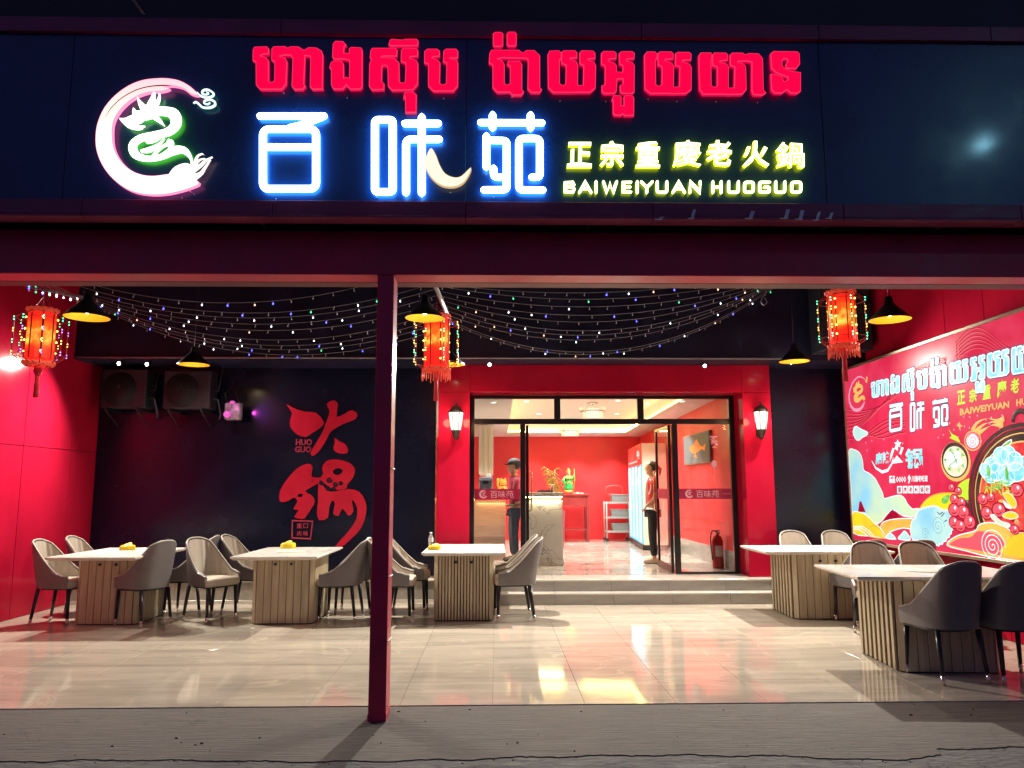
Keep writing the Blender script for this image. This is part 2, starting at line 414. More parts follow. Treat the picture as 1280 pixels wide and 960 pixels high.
# ------------------------------------------------------------------ glass shop front
sf = thing('shop_front', 'black framed glass shop front with three transom panes', 'shop front', (0, 0, 0))
FM = M('black_frame', (.009, .009, .011), .28)
zt0, zt1 = PY(760, 530, YD).z, PY(760, 523.5, YD).z
def frame(x0, x1, z0, z1, name='post', y0=None, y1=None):
    m_ = MB(); m_.box(x0, y0 or YD, z0, x1, y1 or YD + .07, z1, b=.003); return obj(name, m_, FM, sf)
def fx(px, z=1.6, Y=None):
    Y = Y or YD
    # X on plane Y at height z seen in column px (one fixed-point step is plenty)
    a = PY(px, 600, Y); return a.x
XA, XB = XPL1 + .002, XPR0 - .002
frame(XA, XA + .055, .302, dz - .002)
frame(fx(650.5), fx(657), .302, zt0 - .001); frame(fx(842), fx(848.5), .302, zt0 - .001)
frame(XB - .075, XB, .302, dz - .002)
frame(XA + .056, XB - .076, zt0, zt1, 'transom_bar')
frame(XA + .056, XB - .076, dz - .05, dz - .002, 'head_bar')
xm = (fx(697.5), fx(803))
for a in xm: frame(a - .045, a + .045, zt1 + .001, dz - .051, 'mullion')
frame(XA + .056, fx(650.5) - .001, .302, .345, 'bottom_rail'); frame(fx(848.5) + .001, XB - .076, .302, .33, 'bottom_rail')
def pane(x0, x1, z0, z1, parent=sf, y=None):
    m_ = MB(); yy = y or YD + .03; m_.box(x0, yy, z0, x1, yy + .010, z1); return obj('pane', m_, GLASS, parent)
pane(XA + .057, fx(650.5) - .002, .347, zt0 - .002); pane(fx(848.5) + .002, XB - .077, .332, zt0 - .002)
e = [XA + .057, xm[0] - .046, xm[0] + .046, xm[1] - .046, xm[1] + .046, XB - .077]
for i in (0, 2, 4): pane(e[i], e[i + 1], zt1 + .002, dz - .052)

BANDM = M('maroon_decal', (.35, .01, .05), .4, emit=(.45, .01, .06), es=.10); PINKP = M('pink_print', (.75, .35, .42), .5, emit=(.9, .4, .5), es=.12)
def band(x0, x1, zc, parent, y, named=True, xform=None):
    m_ = MB(); m_.box(x0, y - .003, zc - .075, x1, y - .0005, zc + .075)
    if xform: m_.xf(xform)
    obj('safety_band', m_, BANDM, parent)
    if not named: return
    k = MB(); cx = x0 + (x1 - x0) * .20; s = .05
    ring = [(cx + s * math.cos(a) , y - .006, zc + s * math.sin(a)) for a in [math.radians(q) for q in range(60, 331, 18)]]
    k.tube(ring, [.006 + .010 * math.sin(PI * i / (len(ring) - 1)) for i in range(len(ring))], 6, nrm=(0, 1, 0), flat=.002)
    k.tube([(cx - .02, y - .006, zc + .02), (cx + .02, y - .006, zc + .02), (cx - .012, y - .006, zc - .005), (cx + .02, y - .006, zc - .02)], .007, 6, nrm=(0, 1, 0), flat=.002)
    t = text_mb('百味苑', .0008, .0, .115, 1); t.xf(Matrix.Translation((cx + .09, y - .0045, zc - .045)) @ Matrix.Rotation(PI / 2, 4, 'X')); k.add(t.v, t.f)
    for i in range(8):
        if cx + .52 + i * .035 < x1 - .02: k.box(cx + .50 + i * .035, y - .0055, zc - .005, cx + .52 + i * .035, y - .0035, zc + .005)
    if xform: k.xf(xform)
    obj('band_lettering', k, PINKP, parent)
zb = PY(760, 617.5, YD).z
band(XA + .058, fx(650.5) - .003, zb, sf, YD + .03); band(fx(848.5) + .003, XB - .078, zb, sf, YD + .03)
# small stickers on the right side light
k = MB(); cx, cz = fx(894), PY(894, 580, YD).z
k.lathe([(.0001, 0), (.05, .004), (.05, .006), (.0001, .007)], 14); k.v = [(cx + v[0] * .85, YD + .027 - v[2] * .3, cz + v[1] * 1.15) for v in k.v]
k.tube([(cx, YD + .026, cz - .055), (cx + .01, YD + .026, cz - .12), (cx - .02, YD + .026, cz - .2), (cx + .005, YD + .026, cz - .3)], .003, 5)
obj('balloon_sticker', k, PINKP, sf); k = MB()
t = text_mb('美味', .0008, .01, .09, 1); t.xf(Matrix.Translation((cx - .05, YD + .026, cz + .36)) @ Matrix.Rotation(PI / 2, 4, 'X') @ Matrix.Scale(.6, 4)); k.add(t.v, t.f)
t = text_mb('美', .0008, .01, .09, 1); t.xf(Matrix.Translation((cx - .03, YD + .026, cz + .26)) @ Matrix.Rotation(PI / 2, 4, 'X')); k.add(t.v, t.f)
obj('sticker', k, PINKP, sf)

# open door leaves, swung into the shop
def leaf(label, hx, sgn, ang, wd):
    t = thing('glass_door', label, 'door', (hx, YD + .075, .31), 0, 'glass entrance doors swung inward')
    t.rotation_euler = (0, 0, ang)
    h = zt0 - .32; s = 1 if sgn > 0 else -1
    def fr(x0, x1, z0, z1, nm):
        m_ = MB(); m_.box(s * x0, -.02, z0, s * x1, .02, z1, b=.003); return obj(nm, m_, FM, t)
    fr(0, .045, 0, h, 'stile'); fr(wd - .045, wd, 0, h, 'stile'); fr(.046, wd - .046, 0, .10, 'bottom_rail'); fr(.046, wd - .046, h - .04, h, 'top_rail')
    m_ = MB(); m_.box(s * .047, -.005, .101, s * (wd - .047), .005, h - .041); obj('pane', m_, GLASS, t)
    m_ = MB(); m_.tube([(s * (wd - .09), -.03, .85), (s * (wd - .09), -.07, .87), (s * (wd - .09), -.07, 1.45), (s * (wd - .09), -.03, 1.47)], .012, 8); obj('pull_handle', m_, BRASS, t)
    m_ = MB(); m_.box(s * .05, -.009, zb - .31 - .075, s * (wd - .05), -.0055, zb - .31 + .075); obj('safety_band', m_, BANDM, t)
leaf('left open glass door seen edge-on beside the woman in the cap', fx(657) + .03, 1, math.radians(88), 1.0)
leaf('right open glass door folded in beside the person in the striped shirt', fx(842) - .03, -1, -math.radians(90), .92)

# =================================================================== SIGNBOARD
sg = thing('signboard', 'wide dark shop sign with neon dragon logo and red, white and yellow lettering', 'shop sign', (0, 0, 0))
z_t0, z_t1 = PY(640, 48, YS).z, PY(640, 30, YS).z
z_b1, z_b0 = PY(640, 254, YS).z, PY(640, 275, YS).z
PANEL = M('sign_panel', (.012, .045, .15), .30, noise=((.8, .8, .8), .35, .4), bump=((1.2, 1.2, 1.2), .06), coat=.15)
TRIM = M('sign_trim', (.26, .03, .09), .4, noise=((3, 3, 9), .25))
def xs(px, y=150): return PY(px, y, YS).x
seams = [-4.6, xs(-330), xs(85), xs(583), xs(1028), xs(1400), 4.9]
for a, b_ in zip(seams[:-1], seams[1:]):
    m_ = MB(); m_.box(a + .002, YS, z_b1 + .003, b_ - .002, YS + .02, z_t0 - .003, b=.002); obj('panel', m_, PANEL, sg)
tops = [-4.6, xs(-150), xs(348), xs(804), xs(1028), xs(1245), 4.9]
for a, b_ in zip(tops[:-1], tops[1:]):
    m_ = MB(); m_.box(a + .002, YS - .03, z_t0, b_ - .002, YS + .03, z_t1, b=.003); obj('top_trim', m_, TRIM, sg)
bots = [-4.6, xs(113), xs(347), xs(583), xs(812), xs(1045), xs(1262), 4.9]
for a, b_ in zip(bots[:-1], bots[1:]):
    m_ = MB(); m_.box(a + .002, YS - .03, z_b0 + .02, b_ - .002, YS + .03, z_b1, b=.003); m_.box(a + .002, YS - .036, z_b0, b_ - .002, YS + .10, z_b0 + .017, b=.002); obj('bottom_trim', m_, TRIM, sg)
m_ = MB(); m_.box(-4.6, YS + .021, z_b0 + .03, 4.9, YS + .05, z_t1 - .01)
for q in range(-11, 12): m_.box(q * .4, YS + .051, z_b0 + .03, q * .4 + .03, YS + .12, z_t1 - .03)
m_.box(-4.6, YS + .11, top + .03, 4.9, YS + .16, top + .08)
obj('support_frame', m_, STEEL, sg)

def sp(px, py, d=0.0):
    v = PY(px, py, YS - d); return Vector((v.x, YS - d, v.z))
def plate(polys, conv, d0, d1, bevel=.004, n4=False):
    """polygons in picture pixels -> solid letter standing d0..d1 off the sign"""
    P = []
    for pl_ in polys:
        q = []
        for (x, y) in pl_: a = sp(*conv(x, y), d1); q.append((a.x, a.z))
        P.append(q)
    mbb = curve_mb(P, (d1 - d0) / 2 - bevel, bevel)
    for i, f in enumerate(mbb.f):
        zz = [mbb.v[k][2] for k in f]; h = (d1 - d0) / 2 - 1e-4
        mbb.mi[i] = 0 if min(zz) > h - .0005 else 2 if max(zz) < -h + .0005 else (3 if (n4 and min(zz) > 0) else 1)
    c = (d0 + d1) / 2
    mbb.v = [(v[0], YS - c - v[2], v[1]) for v in mbb.v]
    return mbb
KF = E('red_neon_face', (1.0, .0, .055), 1.15); KS = E('red_neon_edge', (.62, .0, .05), 1.3); KB = E('red_neon_back', (.9, 0.0, .06), 2.5); KP = E('red_neon_rim', (1.0, .05, .15), .9)
cv = lambda ox, oy, s: (lambda x, y: (ox + x / s, oy + y / s))
c1, c2, c3, c4, c5 = (cv(310, 40, 9.143), cv(450, 40, 9.143), cv(600, 30, 9.143), cv(735, 50, 9.143), cv(865, 40, 9.143))
KH = [
 (c1, [[(60,200),(75,172),(210,168),(230,190),(230,245),(165,250),(125,275),(200,292),(228,325),(228,560),(250,578),(290,570),(305,550),(308,335),(272,315),(275,190),(295,168),(420,165),(455,185),(480,168),(570,168),(640,210),(690,178),(780,182),(835,215),(850,260),(845,620),(850,645),(740,648),(712,620),(718,270),(645,262),(632,595),(650,615),(620,648),(530,648),(503,610),(515,300),(490,258),(400,258),(345,275),(415,295),(440,335),(430,590),(380,648),(140,648),(95,595),(93,335),(58,320)]]),
 (c1, [[(975,135),(1000,105),(1080,108),(1115,145),(1090,170),(1088,240),(1160,245),(1160,190),(1180,175),(1285,180),(1300,200),(1300,620),(1280,645),(1170,648),(1125,595),(1080,645),(980,645),(955,600),(955,420),(935,400),(950,350),(975,330),(1060,332),(1085,360),(1088,535),(1120,515),(1160,535),(1165,320),(1100,302),(985,302),(968,280)]]),
 (c2, [[(345,95),(360,82),(480,92),(520,82),(645,82),(660,100),(655,150),(500,152),(345,152),(332,140)], [(125,210),(145,185),(400,185),(420,205),(415,268),(260,270),(230,292),(390,300),(440,350),(445,570),(480,585),(520,575),(528,350),(472,330),(475,205),(500,185),(640,188),(658,210),(655,270),(575,275),(560,300),(640,325),(658,360),(655,590),(600,655),(370,658),(325,610),(320,390),(285,372),(245,385),(240,565),(270,590),(268,650),(140,655),(108,610),(112,360),(135,310),(118,290)], [(510,700),(535,685),(610,688),(640,715),(635,910),(525,912),(522,730),(503,745)]]),
 (c2, [[(742,220),(770,195),(880,195),(905,215),(905,270),(830,278),(815,295),(890,325),(910,350),(905,590),(945,605),(990,590),(995,350),(955,335),(960,215),(985,195),(1095,195),(1115,215),(1112,290),(1030,290),(1015,300),(1100,325),(1115,350),(1112,610),(1065,668),(840,668),(785,610),(785,360),(740,345)]]),
 (c3, [[(155,110),(175,95),(240,95),(258,110),(258,235),(240,250),(170,250),(155,235)], [(312,108),(330,92),(395,92),(412,108),(412,230),(395,245),(328,245),(312,230)], [(115,330),(135,298),(440,298),(490,335),(530,303),(620,303),(680,360),(680,720),(700,745),(680,775),(590,775),(550,735),(555,410),(530,385),(250,380),(185,395),(250,420),(275,460),(275,680),(310,700),(350,680),(350,480),(315,460),(325,425),(450,425),(475,460),(475,750),(495,770),(470,805),(370,805),(345,770),(200,772),(150,720),(150,460),(108,440)]]),
 (c3, [[(780,350),(800,308),(900,305),(925,330),(925,385),(905,410),(905,680),(945,705),(985,690),(990,465),(935,445),(938,320),(960,305),(1085,305),(1105,325),(1105,380),(1030,385),(1020,400),(1100,430),(1115,470),(1112,700),(1185,705),(1190,470),(1145,450),(1145,325),(1165,305),(1290,308),(1312,330),(1312,388),(1235,392),(1225,410),(1300,435),(1320,470),(1315,725),(1260,772),(1110,772),(1080,775),(840,775),(785,720)]]),
 (c4, [[(158,150),(180,130),(300,132),(320,150),(318,205),(240,210),(225,240),(300,262),(322,290),(325,365),(405,368),(405,290),(365,270),(362,150),(385,132),(505,132),(528,150),(525,205),(440,212),(435,240),(505,258),(528,290),(525,590),(500,605),(400,605),(375,590),(372,520),(405,500),(405,435),(330,440),(322,580),(300,605),(190,605),(165,585),(165,520),(200,515),(200,290),(158,270)], [(290,650),(305,635),(360,635),(378,655),(375,760),(400,748),(418,760),(415,650),(435,635),(510,640),(522,660),(520,855),(425,858),(400,835),(375,855),(305,850),(293,830),(293,690),(278,680)]]),
 (c4, [[(650,170),(680,135),(765,135),(790,160),(785,205),(768,230),(772,510),(810,530),(850,510),(852,300),(805,280),(805,150),(825,135),(950,135),(972,155),(970,210),(880,215),(870,235),(960,265),(978,300),(975,540),(1050,535),(1055,300),(1005,285),(1005,155),(1030,140),(1155,140),(1178,160),(1175,220),(1080,225),(1070,245),(1160,275),(1180,310),(1178,560),(1120,605),(980,608),(935,605),(720,605),(655,555)]]),
 (c5, [[(82,270),(105,238),(215,238),(228,262),(215,330),(218,610),(255,635),(295,615),(295,395),(240,375),(240,260),(260,238),(390,240),(408,260),(405,315),(320,325),(310,345),(395,365),(415,400),(415,640),(490,640),(495,395),(442,375),(442,260),(465,240),(580,240),(610,262),(650,245),(760,248),(805,300),(815,665),(840,690),(800,715),(710,710),(690,670),(690,340),(640,325),(520,330),(515,345),(595,370),(612,400),(620,650),(575,705),(415,708),(370,705),(130,705),(92,650)]]),
 (c5, [[(905,250),(935,222),(1200,225),(1225,245),(1230,360),(1190,412),(1085,410),(1080,370),(1105,330),(1085,298),(1045,300),(1028,330),(1030,385),(1060,420),(1130,450),(1240,462),(1240,670),(1200,695),(1135,692),(1085,650),(1030,692),(950,690),(915,655),(908,480),(940,485),(1020,510),(1055,570),(1105,545),(1100,510),(1040,490),(960,455),(915,410)]]),
]
for cvn, polys in KH:
    o = obj('red_letter', plate(polys, cvn, .016, .050, .005, True), [KF, KS, KB, KP], sg)

NF = E('white_neon_face', (.60, .88, 1.0), 9); NS = E('blue_neon_edge', (.16, .55, 1.0), 7); NB = E('blue_neon_back', (.03, .36, 1.0), 20)
def neon(paths, conv, wpx, mats, name='neon_tube', d=.030, flat=.016):
    """rounded strokes in picture pixels; width in picture pixels; front half white, rear half coloured"""
    m_ = MB()
    for i, p in enumerate(paths):
        closed = p[0] == 'o'
        pts = p[1:] if closed else p
        q = [sp(*conv(x, y), d + i * .0006) for x, y in pts]
        r = wpx / 2 * (sp(641, 200) - sp(640, 200)).length
        k0 = len(m_.f)
        m_.tube(q, r, 10, nrm=(0, 1, 0), flat=flat, closed=closed, roundcap=not closed)
    for i, f in enumerate(m_.f):
        y = sum(m_.v[k][1] for k in f) / len(f)
        m_.mi[i] = 0 if y < YS - d - flat * .05 else 1 if y < YS - d + flat * .5 else 2
    return obj(name, m_, mats, sg)
def arc_rect(x0, y0, x1, y1, r):
    out = ['o']
    for cx_, cy_, a0 in ((x1 - r, y0 + r, -90), (x1 - r, y1 - r, 0), (x0 + r, y1 - r, 90), (x0 + r, y0 + r, 180)):
        for a in range(0, 91, 18): t = math.radians(a0 + a); out.append((cx_ + r * math.cos(t), cy_ + r * math.sin(t)))
    return out
def rc(pts, r=20, n=4):
    """round the corners of an open polyline"""
    out = [pts[0]]
    for i in range(1, len(pts) - 1):
        a, b_, c = Vector(pts[i - 1]), Vector(pts[i]), Vector(pts[i + 1])
        d0 = (a - b_); d1 = (c - b_); rr = min(r, d0.length / 2, d1.length / 2)
        p0 = b_ + d0.normalized() * rr; p1 = b_ + d1.normalized() * rr
        for k in range(n + 1): t = k / n; q = p0 * (1 - t) ** 2 + b_ * 2 * t * (1 - t) + p1 * t * t; out.append((q.x, q.y))
    out.append(pts[-1]); return out
ca = cv(300, 20, 3.556); cb = cv(590, 135, 8.348)
WN = [NF, NS, NB]
neon([[(92, 445), (372, 445)], rc([(366, 449), (262, 488), (225, 496)], 12), arc_rect(102, 503, 338, 768, 26), [(112, 583), (328, 583)]], ca, 9.3, WN)
neon([arc_rect(600, 461, 679, 782, 14), [(735, 478), (880, 478)], [(808, 452), (808, 785)], rc([(738, 783), (738, 548), (884, 548)], 24)], ca, 9.3, WN)
neon([[(95, 152), (725, 156)], [(215, 78), (215, 203)], [(611, 80), (611, 205)], [(150, 298), (150, 612)], rc([(160, 337), (362, 340), (362, 852), (128, 855)], 40), rc([(225, 637), (228, 722), (350, 722)], 50),
      rc([(628, 722), (708, 722), (708, 318), (490, 318), (490, 855), (735, 857)], 50)], cb, 9.0, WN)
MOON = [(850,588),(870,620),(885,660),(910,700),(950,718),(985,712),(1025,675),(1015,705),(990,740),(950,757),(900,752),(860,725),(835,690),(822,650),(835,610)]
obj('crescent_moon', plate([[a[:2] for a in smooth_path(MOON, 3, True)]], ca, .018, .052, .004), [E('cream_neon_face', (1, .86, .62), 1.3), E('cream_neon_edge', (1, .7, .35), .7), E('cream_neon_back', (1, .6, .3), .8)], sg)

# yellow lettering
YFm = [E('yellow_neon_face', (1.0, .97, .50), 3.0), E('yellow_neon_edge', (.80, .72, .02), 4.5), E('yellow_neon_back', (.50, .62, .0), 9.0)]
for ch, cx, cy, wpx in (('正', 724.5, 193, 30), ('宗', 765, 193, 29), ('重', 810, 193, 29), ('慶', 859, 192, 34), ('老', 899, 192, 30), ('火', 945, 193, 31), ('鍋', 988, 194, 33)):
    t = text_mb(ch, .014, {'慶': .008, '鍋': .010, '重': .016, '宗': .022}.get(ch, .022))
    ux = [v[0] for v in t.v]; uy = [v[1] for v in t.v]; x0_, x1_, y0_, y1_ = min(ux), max(ux), min(uy), max(uy)
    a = sp(cx - wpx / 2, cy + 16, .04); b_ = sp(cx + wpx / 2, cy - 16, .04)
    m_ = MB()
    for f in t.f:
        zz = [t.v[k][2] for k in f]; m_.mi.append(0 if min(zz) > .0135 else 2 if max(zz) < -.0135 else 1); m_.f.append(list(f)); m_.sm.append(False)
    sh = .10 * (b_.z - a.z)      # brush-like slant
    for v in t.v:
        u = (v[0] - x0_) / (x1_ - x0_); q = (v[1] - y0_) / (y1_ - y0_)
        m_.v.append((a.x + u * (b_.x - a.x) + sh * (q - .5) * .3, YS - .028 - v[2], a.z + (q + .05 * math.sin(u * PI)) / 1.03 * (b_.z - a.z) + .08 * sh * u))
    obj('yellow_character', m_, YFm, sg)
LET = {'A': [[(0, 1), (.5, 0), (1, 1)], [(.22, .66), (.78, .66)]], 'B': [['o', (.04, .06), (.85, .04), (.93, .25), (.82, .46), (.96, .7), (.86, .96), (.04, .96)], [(.04, .48), (.8, .48)]], 'E': [[(1, .02), (.06, .02), (.06, .98), (1, .98)], [(.1, .5), (.9, .5)]],
       'I': [[(.5, 0), (.5, 1)]], 'W': [[(0, 0), (.27, 1), (.5, .15), (.73, 1), (1, 0)]], 'Y': [[(0, 0), (.5, .52), (1, 0)], [(.5, .52), (.5, 1)]],
       'U': [rc([(.02, 0), (.02, 1), (.98, 1), (.98, 0)], .2)], 'N': [[(.04, 1), (.04, 0), (.96, 1), (.96, 0)]], 'H': [[(.04, 0), (.04, 1)], [(.96, 0), (.96, 1)], [(.06, .5), (.94, .5)]],
       'O': [arc_rect(.02, .02, .98, .98, .2)], 'G': [rc([(.98, .02), (.02, .02), (.02, .98), (.98, .98), (.98, .5), (.52, .5)], .15)]}
LATIN = [('B', 704.4, 720), ('A', 722.5, 740.6), ('I', 742.6, 747.5), ('W', 752.5, 772.5), ('E', 776.9, 790), ('I', 794.4, 798.7), ('Y', 800, 816.9), ('U', 819.4, 835.6), ('A', 839.4, 857.5), ('N', 860, 877.5),
         ('H', 888.7, 903.7), ('U', 908.7, 925), ('O', 928.7, 943.7), ('G', 947.5, 963.7), ('U', 967.5, 983), ('O', 987.5, 1003)]
for ch, xa, xb in LATIN:
    wd = 3.7; a, b_ = xa + wd / 2, xb - wd / 2
    if ch == 'I': a, b_ = xa, xb
    cvl = (lambda a, b_: lambda x, y: (a + x * (b_ - a), 227.6 + y * 12.8))(a, b_)
    neon(LET[ch], cvl, wd, YFm, 'yellow_letter', .026, .012)

# dragon logo
lg = obj('dragon_logo', MB().box(sp(118, 250).x + .2, YS - .012, sp(120, 235).z, sp(118, 250).x + .24, YS, sp(120, 231).z), STEEL, sg)
cl = cv(100, 80, 5.333)
RING = [(785,203),(730,150),(660,112),(580,97),(510,97),(420,108),(330,142),(240,205),(165,290),(120,390),(106,480),(112,570),(145,660),(200,740),(280,810),(370,852),(480,868),(580,862),(660,845),(740,820),(790,790),(700,740),(600,735),(500,747),(420,742),(340,712),(270,650),(225,570),(211,490),(215,400),(245,330),(300,265),(370,215),(450,185),(540,178),(590,162),(545,146),(620,140),(690,158),(740,195)]
rm = M('ring_neon_face', (.02, .02, .02), .5, emit=(1, .8, .7), es=1.6); t_ = rm.node_tree; bb = t_.nodes['Principled BSDF']
tc = t_.nodes.new('ShaderNodeTexCoord'); sx_ = t_.nodes.new('ShaderNodeSeparateXYZ'); t_.links.new(tc.outputs['Object'], sx_.inputs[0])
mr = t_.nodes.new('ShaderNodeMapRange'); mr.inputs[1].default_value = sp(190, 200).z; mr.inputs[2].default_value = sp(190, 100).z; t_.links.new(sx_.outputs[2], mr.inputs[0])
rp = t_.nodes.new('ShaderNodeValToRGB'); rp.color_ramp.elements[0].color = (1, .93, .78, 1); rp.color_ramp.elements[1].color = (1, .45, .50, 1)
e_ = rp.color_ramp.elements.new(.45); e_.color = (1, .72, .60, 1)
t_.links.new(mr.outputs[0], rp.inputs[0]); t_.links.new(rp.outputs[0], bb.inputs['Emission Color'])
obj('ring', plate([[a[:2] for a in smooth_path(RING, 3, True)]], cl, .018, .052, .004), [rm, E('ring_neon_edge', (1, .18, .30), 2.2), E('ring_neon_back', (.8, .08, .35), 3)], lg)
def brush(paths, conv, mats, name, d, parent, flat=.012, k=4, yy=None):
    m_ = MB(); unit = (sp(641, 200) - sp(640, 200)).length
    o0 = conv(0, 0); o1 = conv(1, 0); s_ = o1[0] - o0[0]
    for i, p in enumerate(paths):
        q = smooth_path(p, k)
        m_.tube([sp(*conv(a[0], a[1]), d + i * .0008) for a in q], [max(.3, a[2] * (1.18 if name == 'dragon' else 1)) * s_ * unit / 2 for a in q], 8, nrm=(0, 1, 0), flat=flat, roundcap=True)
    n = len(mats)
    for i, f in enumerate(m_.f):
        y = sum(m_.v[q][1] for q in f) / len(f); m_.mi[i] = min(n - 1, 0 if y < YS - d - flat * .05 else 1 if y < YS - d + flat * .5 else 2)
    return obj(name, m_, mats, parent)
GN = [E('green_white_neon_face', (.93, 1, .84), 3.2), E('green_neon_edge', (.16, .8, .04), 5), E('green_neon_back', (.10, .75, .03), 10)]
brush([[(170,352,2),(210,290,5),(280,225,6),(370,175,7),(460,150,8),(560,142,9),(610,146,3)]], cl, [M('groove_black', (.01, .005, .008), .5)] * 3, 'groove', .0530, lg, .002)
brush([[(470,320,60),(560,315,55),(625,335,62),(640,400,60),(590,452,52),(500,472,42),(400,498,46),(352,545,48),(372,605,44),(450,632,34),(540,620,36),(620,580,52),(690,575,40),(735,620,18),(745,665,6)],
       [(545,150 + 335,8),(500,505,30),(455,520,22)], [(560,500,8),(530,535,14),(470,570,34),(420,580,24)], [(600,528,44),(601,532,44)], [(590,530,20),(540,560,14),(500,600,18),(478,635,24)],
       [(360,300,8),(372,330,40),(430,340,64),(480,320,80)], [(385,225,3),(402,262,24),(430,300,44)], [(498,185,4),(485,235,34),(470,290,56)], [(532,200,3),(525,240,18),(500,290,30)],
       [(272,368,10),(310,378,38),(360,362,46),(440,345,56)], [(282,385,6),(330,415,22),(380,428,24),(412,432,5)], [(430,415,5),(400,422,16),(350,410,20)], [(480,350,20),(520,370,26),(562,412,3)], [(440,350,16),(400,385,20),(360,395,14)]],
      cl, GN, 'dragon', .032, lg)
FN = [E('flame_neon_face', (1, .93, .90), 1.8), E('flame_neon_edge', (1, .6, .45), 1.2), E('flame_neon_back', (.9, .3, .25), 1.0)]
brush([[(570,790,90),(660,760,110),(720,720,90),(760,680,50)], [(600,735,8),(640,700,34),(700,680,40),(740,690,30)], [(730,760,50),(800,735,30),(835,690,16),(870,640,4)], [(740,720,40),(800,680,26),(840,645,16),(882,622,4)],
       [(760,690,24),(770,650,22),(785,615,12),(815,600,6),(825,605,2)], [(770,670,16),(800,640,10),(835,632,4)], [(700,790,40),(760,770,22),(800,748,5)], [(650,830,34),(710,815,20),(765,790,4)]], cl, FN, 'flame_tail', .042, lg)
CN = [E('cloud_neon_face', (.80, 1, .96), 1.6), E('cloud_neon_edge', (.3, .9, .75), 1.0), E('cloud_neon_back', (.05, .5, .35), 1.6)]
brush([[(785,192,6),(800,210,13),(840,225,12),(880,218,13),(892,200,12),(875,183,12),(850,172,13),(822,178,13),(815,198,10),(840,205,9),(858,195,7),(845,188,5)],
       [(758,262,4),(775,255,13),(795,270,14),(820,290,13),(865,292,14),(900,275,14),(895,250,13),(865,238,13),(835,245,12),(828,262,10),(850,270,8),(866,260,6)]], cl, CN, 'cloud', .032, lg)
m_ = MB()  # support wires and dangling scraps under the logo, letter fixing studs
m_.tube([sp(233, 236, .02), sp(244, 244, .03)], .0035, 5)
for (a, b_) in ((338, 114), (355, 116), (375, 113), (423, 114), (434, 122), (555, 123), (640, 121), (700, 126), (757, 127), (810, 124), (846, 127), (895, 127), (947, 128), (228, 262 - 14), (345, 249), (471, 247), (563, 241), (617, 247)):
    m_.sphere(sp(a, b_, .006), .006, 6, 4)
obj('fixing_stud', m_, M('stud_metal', (.5, .5, .55), .3, 1), sg, kind='stuff')
# loose bright tape tabs hanging over the lower trim
TAB = M('silver_tape', (.65, .63, .62), .35, .3)
tabs = thing('tape_tabs', 'row of silver bracket tabs hooked over the bottom edge of the sign', 'brackets', (0, 0, 0))
for (px, y0, y1, w_) in ((866, 262, 273, 4), (939, 264, 273, 5), (983, 262, 273, 5), (1001, 263, 274, 5), (1022, 265, 275, 4), (1038, 266, 273, 4), (826, 271, 274, 5)):
    a, b_ = PY(px + 2, y0, YS - .034), PY(px - 1, y1, YS - .034); r = w_ * .0026
    m_ = MB(); m_.box(b_.x - r, YS - .0385, b_.z, b_.x + r, YS - .0368, a.z); m_.box(b_.x - r * 3, YS - .044, b_.z - .006, b_.x + r, YS - .0368, b_.z)
    for i, v in enumerate(m_.v):
        if i < 8 and v[2] > b_.z + .003: m_.v[i] = (v[0] + (a.x - b_.x), v[1], v[2])
    obj('tab', m_, TAB, tabs)
# struts in the gap under the sign
m_ = MB()
for px in (330, 735, 1170): a = PY(px, 282, YP - .06); m_.box(a.x - .012, YS + .13, top + .012, a.x + .012, YP + .1, top + .05)
a = PY(1025, 287, YP - .05); b_ = PY(1048, 276, YP - .12); m_.tube([a, b_], .012, 6)
m_.box(-7, YP + .02, top + .002, 7, YP + .06, top + .16)
tag(obj('sign_struts', m_, STEEL), 'short grey struts in the dark gap between the sign and the girder', 'struts')
mb = MB(); mb.box(-7.2, YP + .16, top + .003, 7.2, YP + .22, 7.5)  # added dark sheet, keeps bright sky and ceiling from showing past the sign
tag(obj('sky_blocker', mb, M('dark_blocker', (.02, .022, .028), .6, noise=((2, 2, 2), .4))), 'dark sheet added behind the sign board to hide sky and ceiling', 'wall')
m_ = MB(); a, b_ = PY(161, -6, YS - .05), PY(179, 18, YS - .04); m_.tube([a, b_], .0028, 5); m_.tube([a + Vector((.016, 0, 0)), b_ + Vector((.008, 0, .002))], .0028, 5)
tag(obj('power_cable', m_, M('orange_cable', (.8, .35, .2), .4)), 'pair of thin orange cables dangling over the top edge of the sign', 'cable')

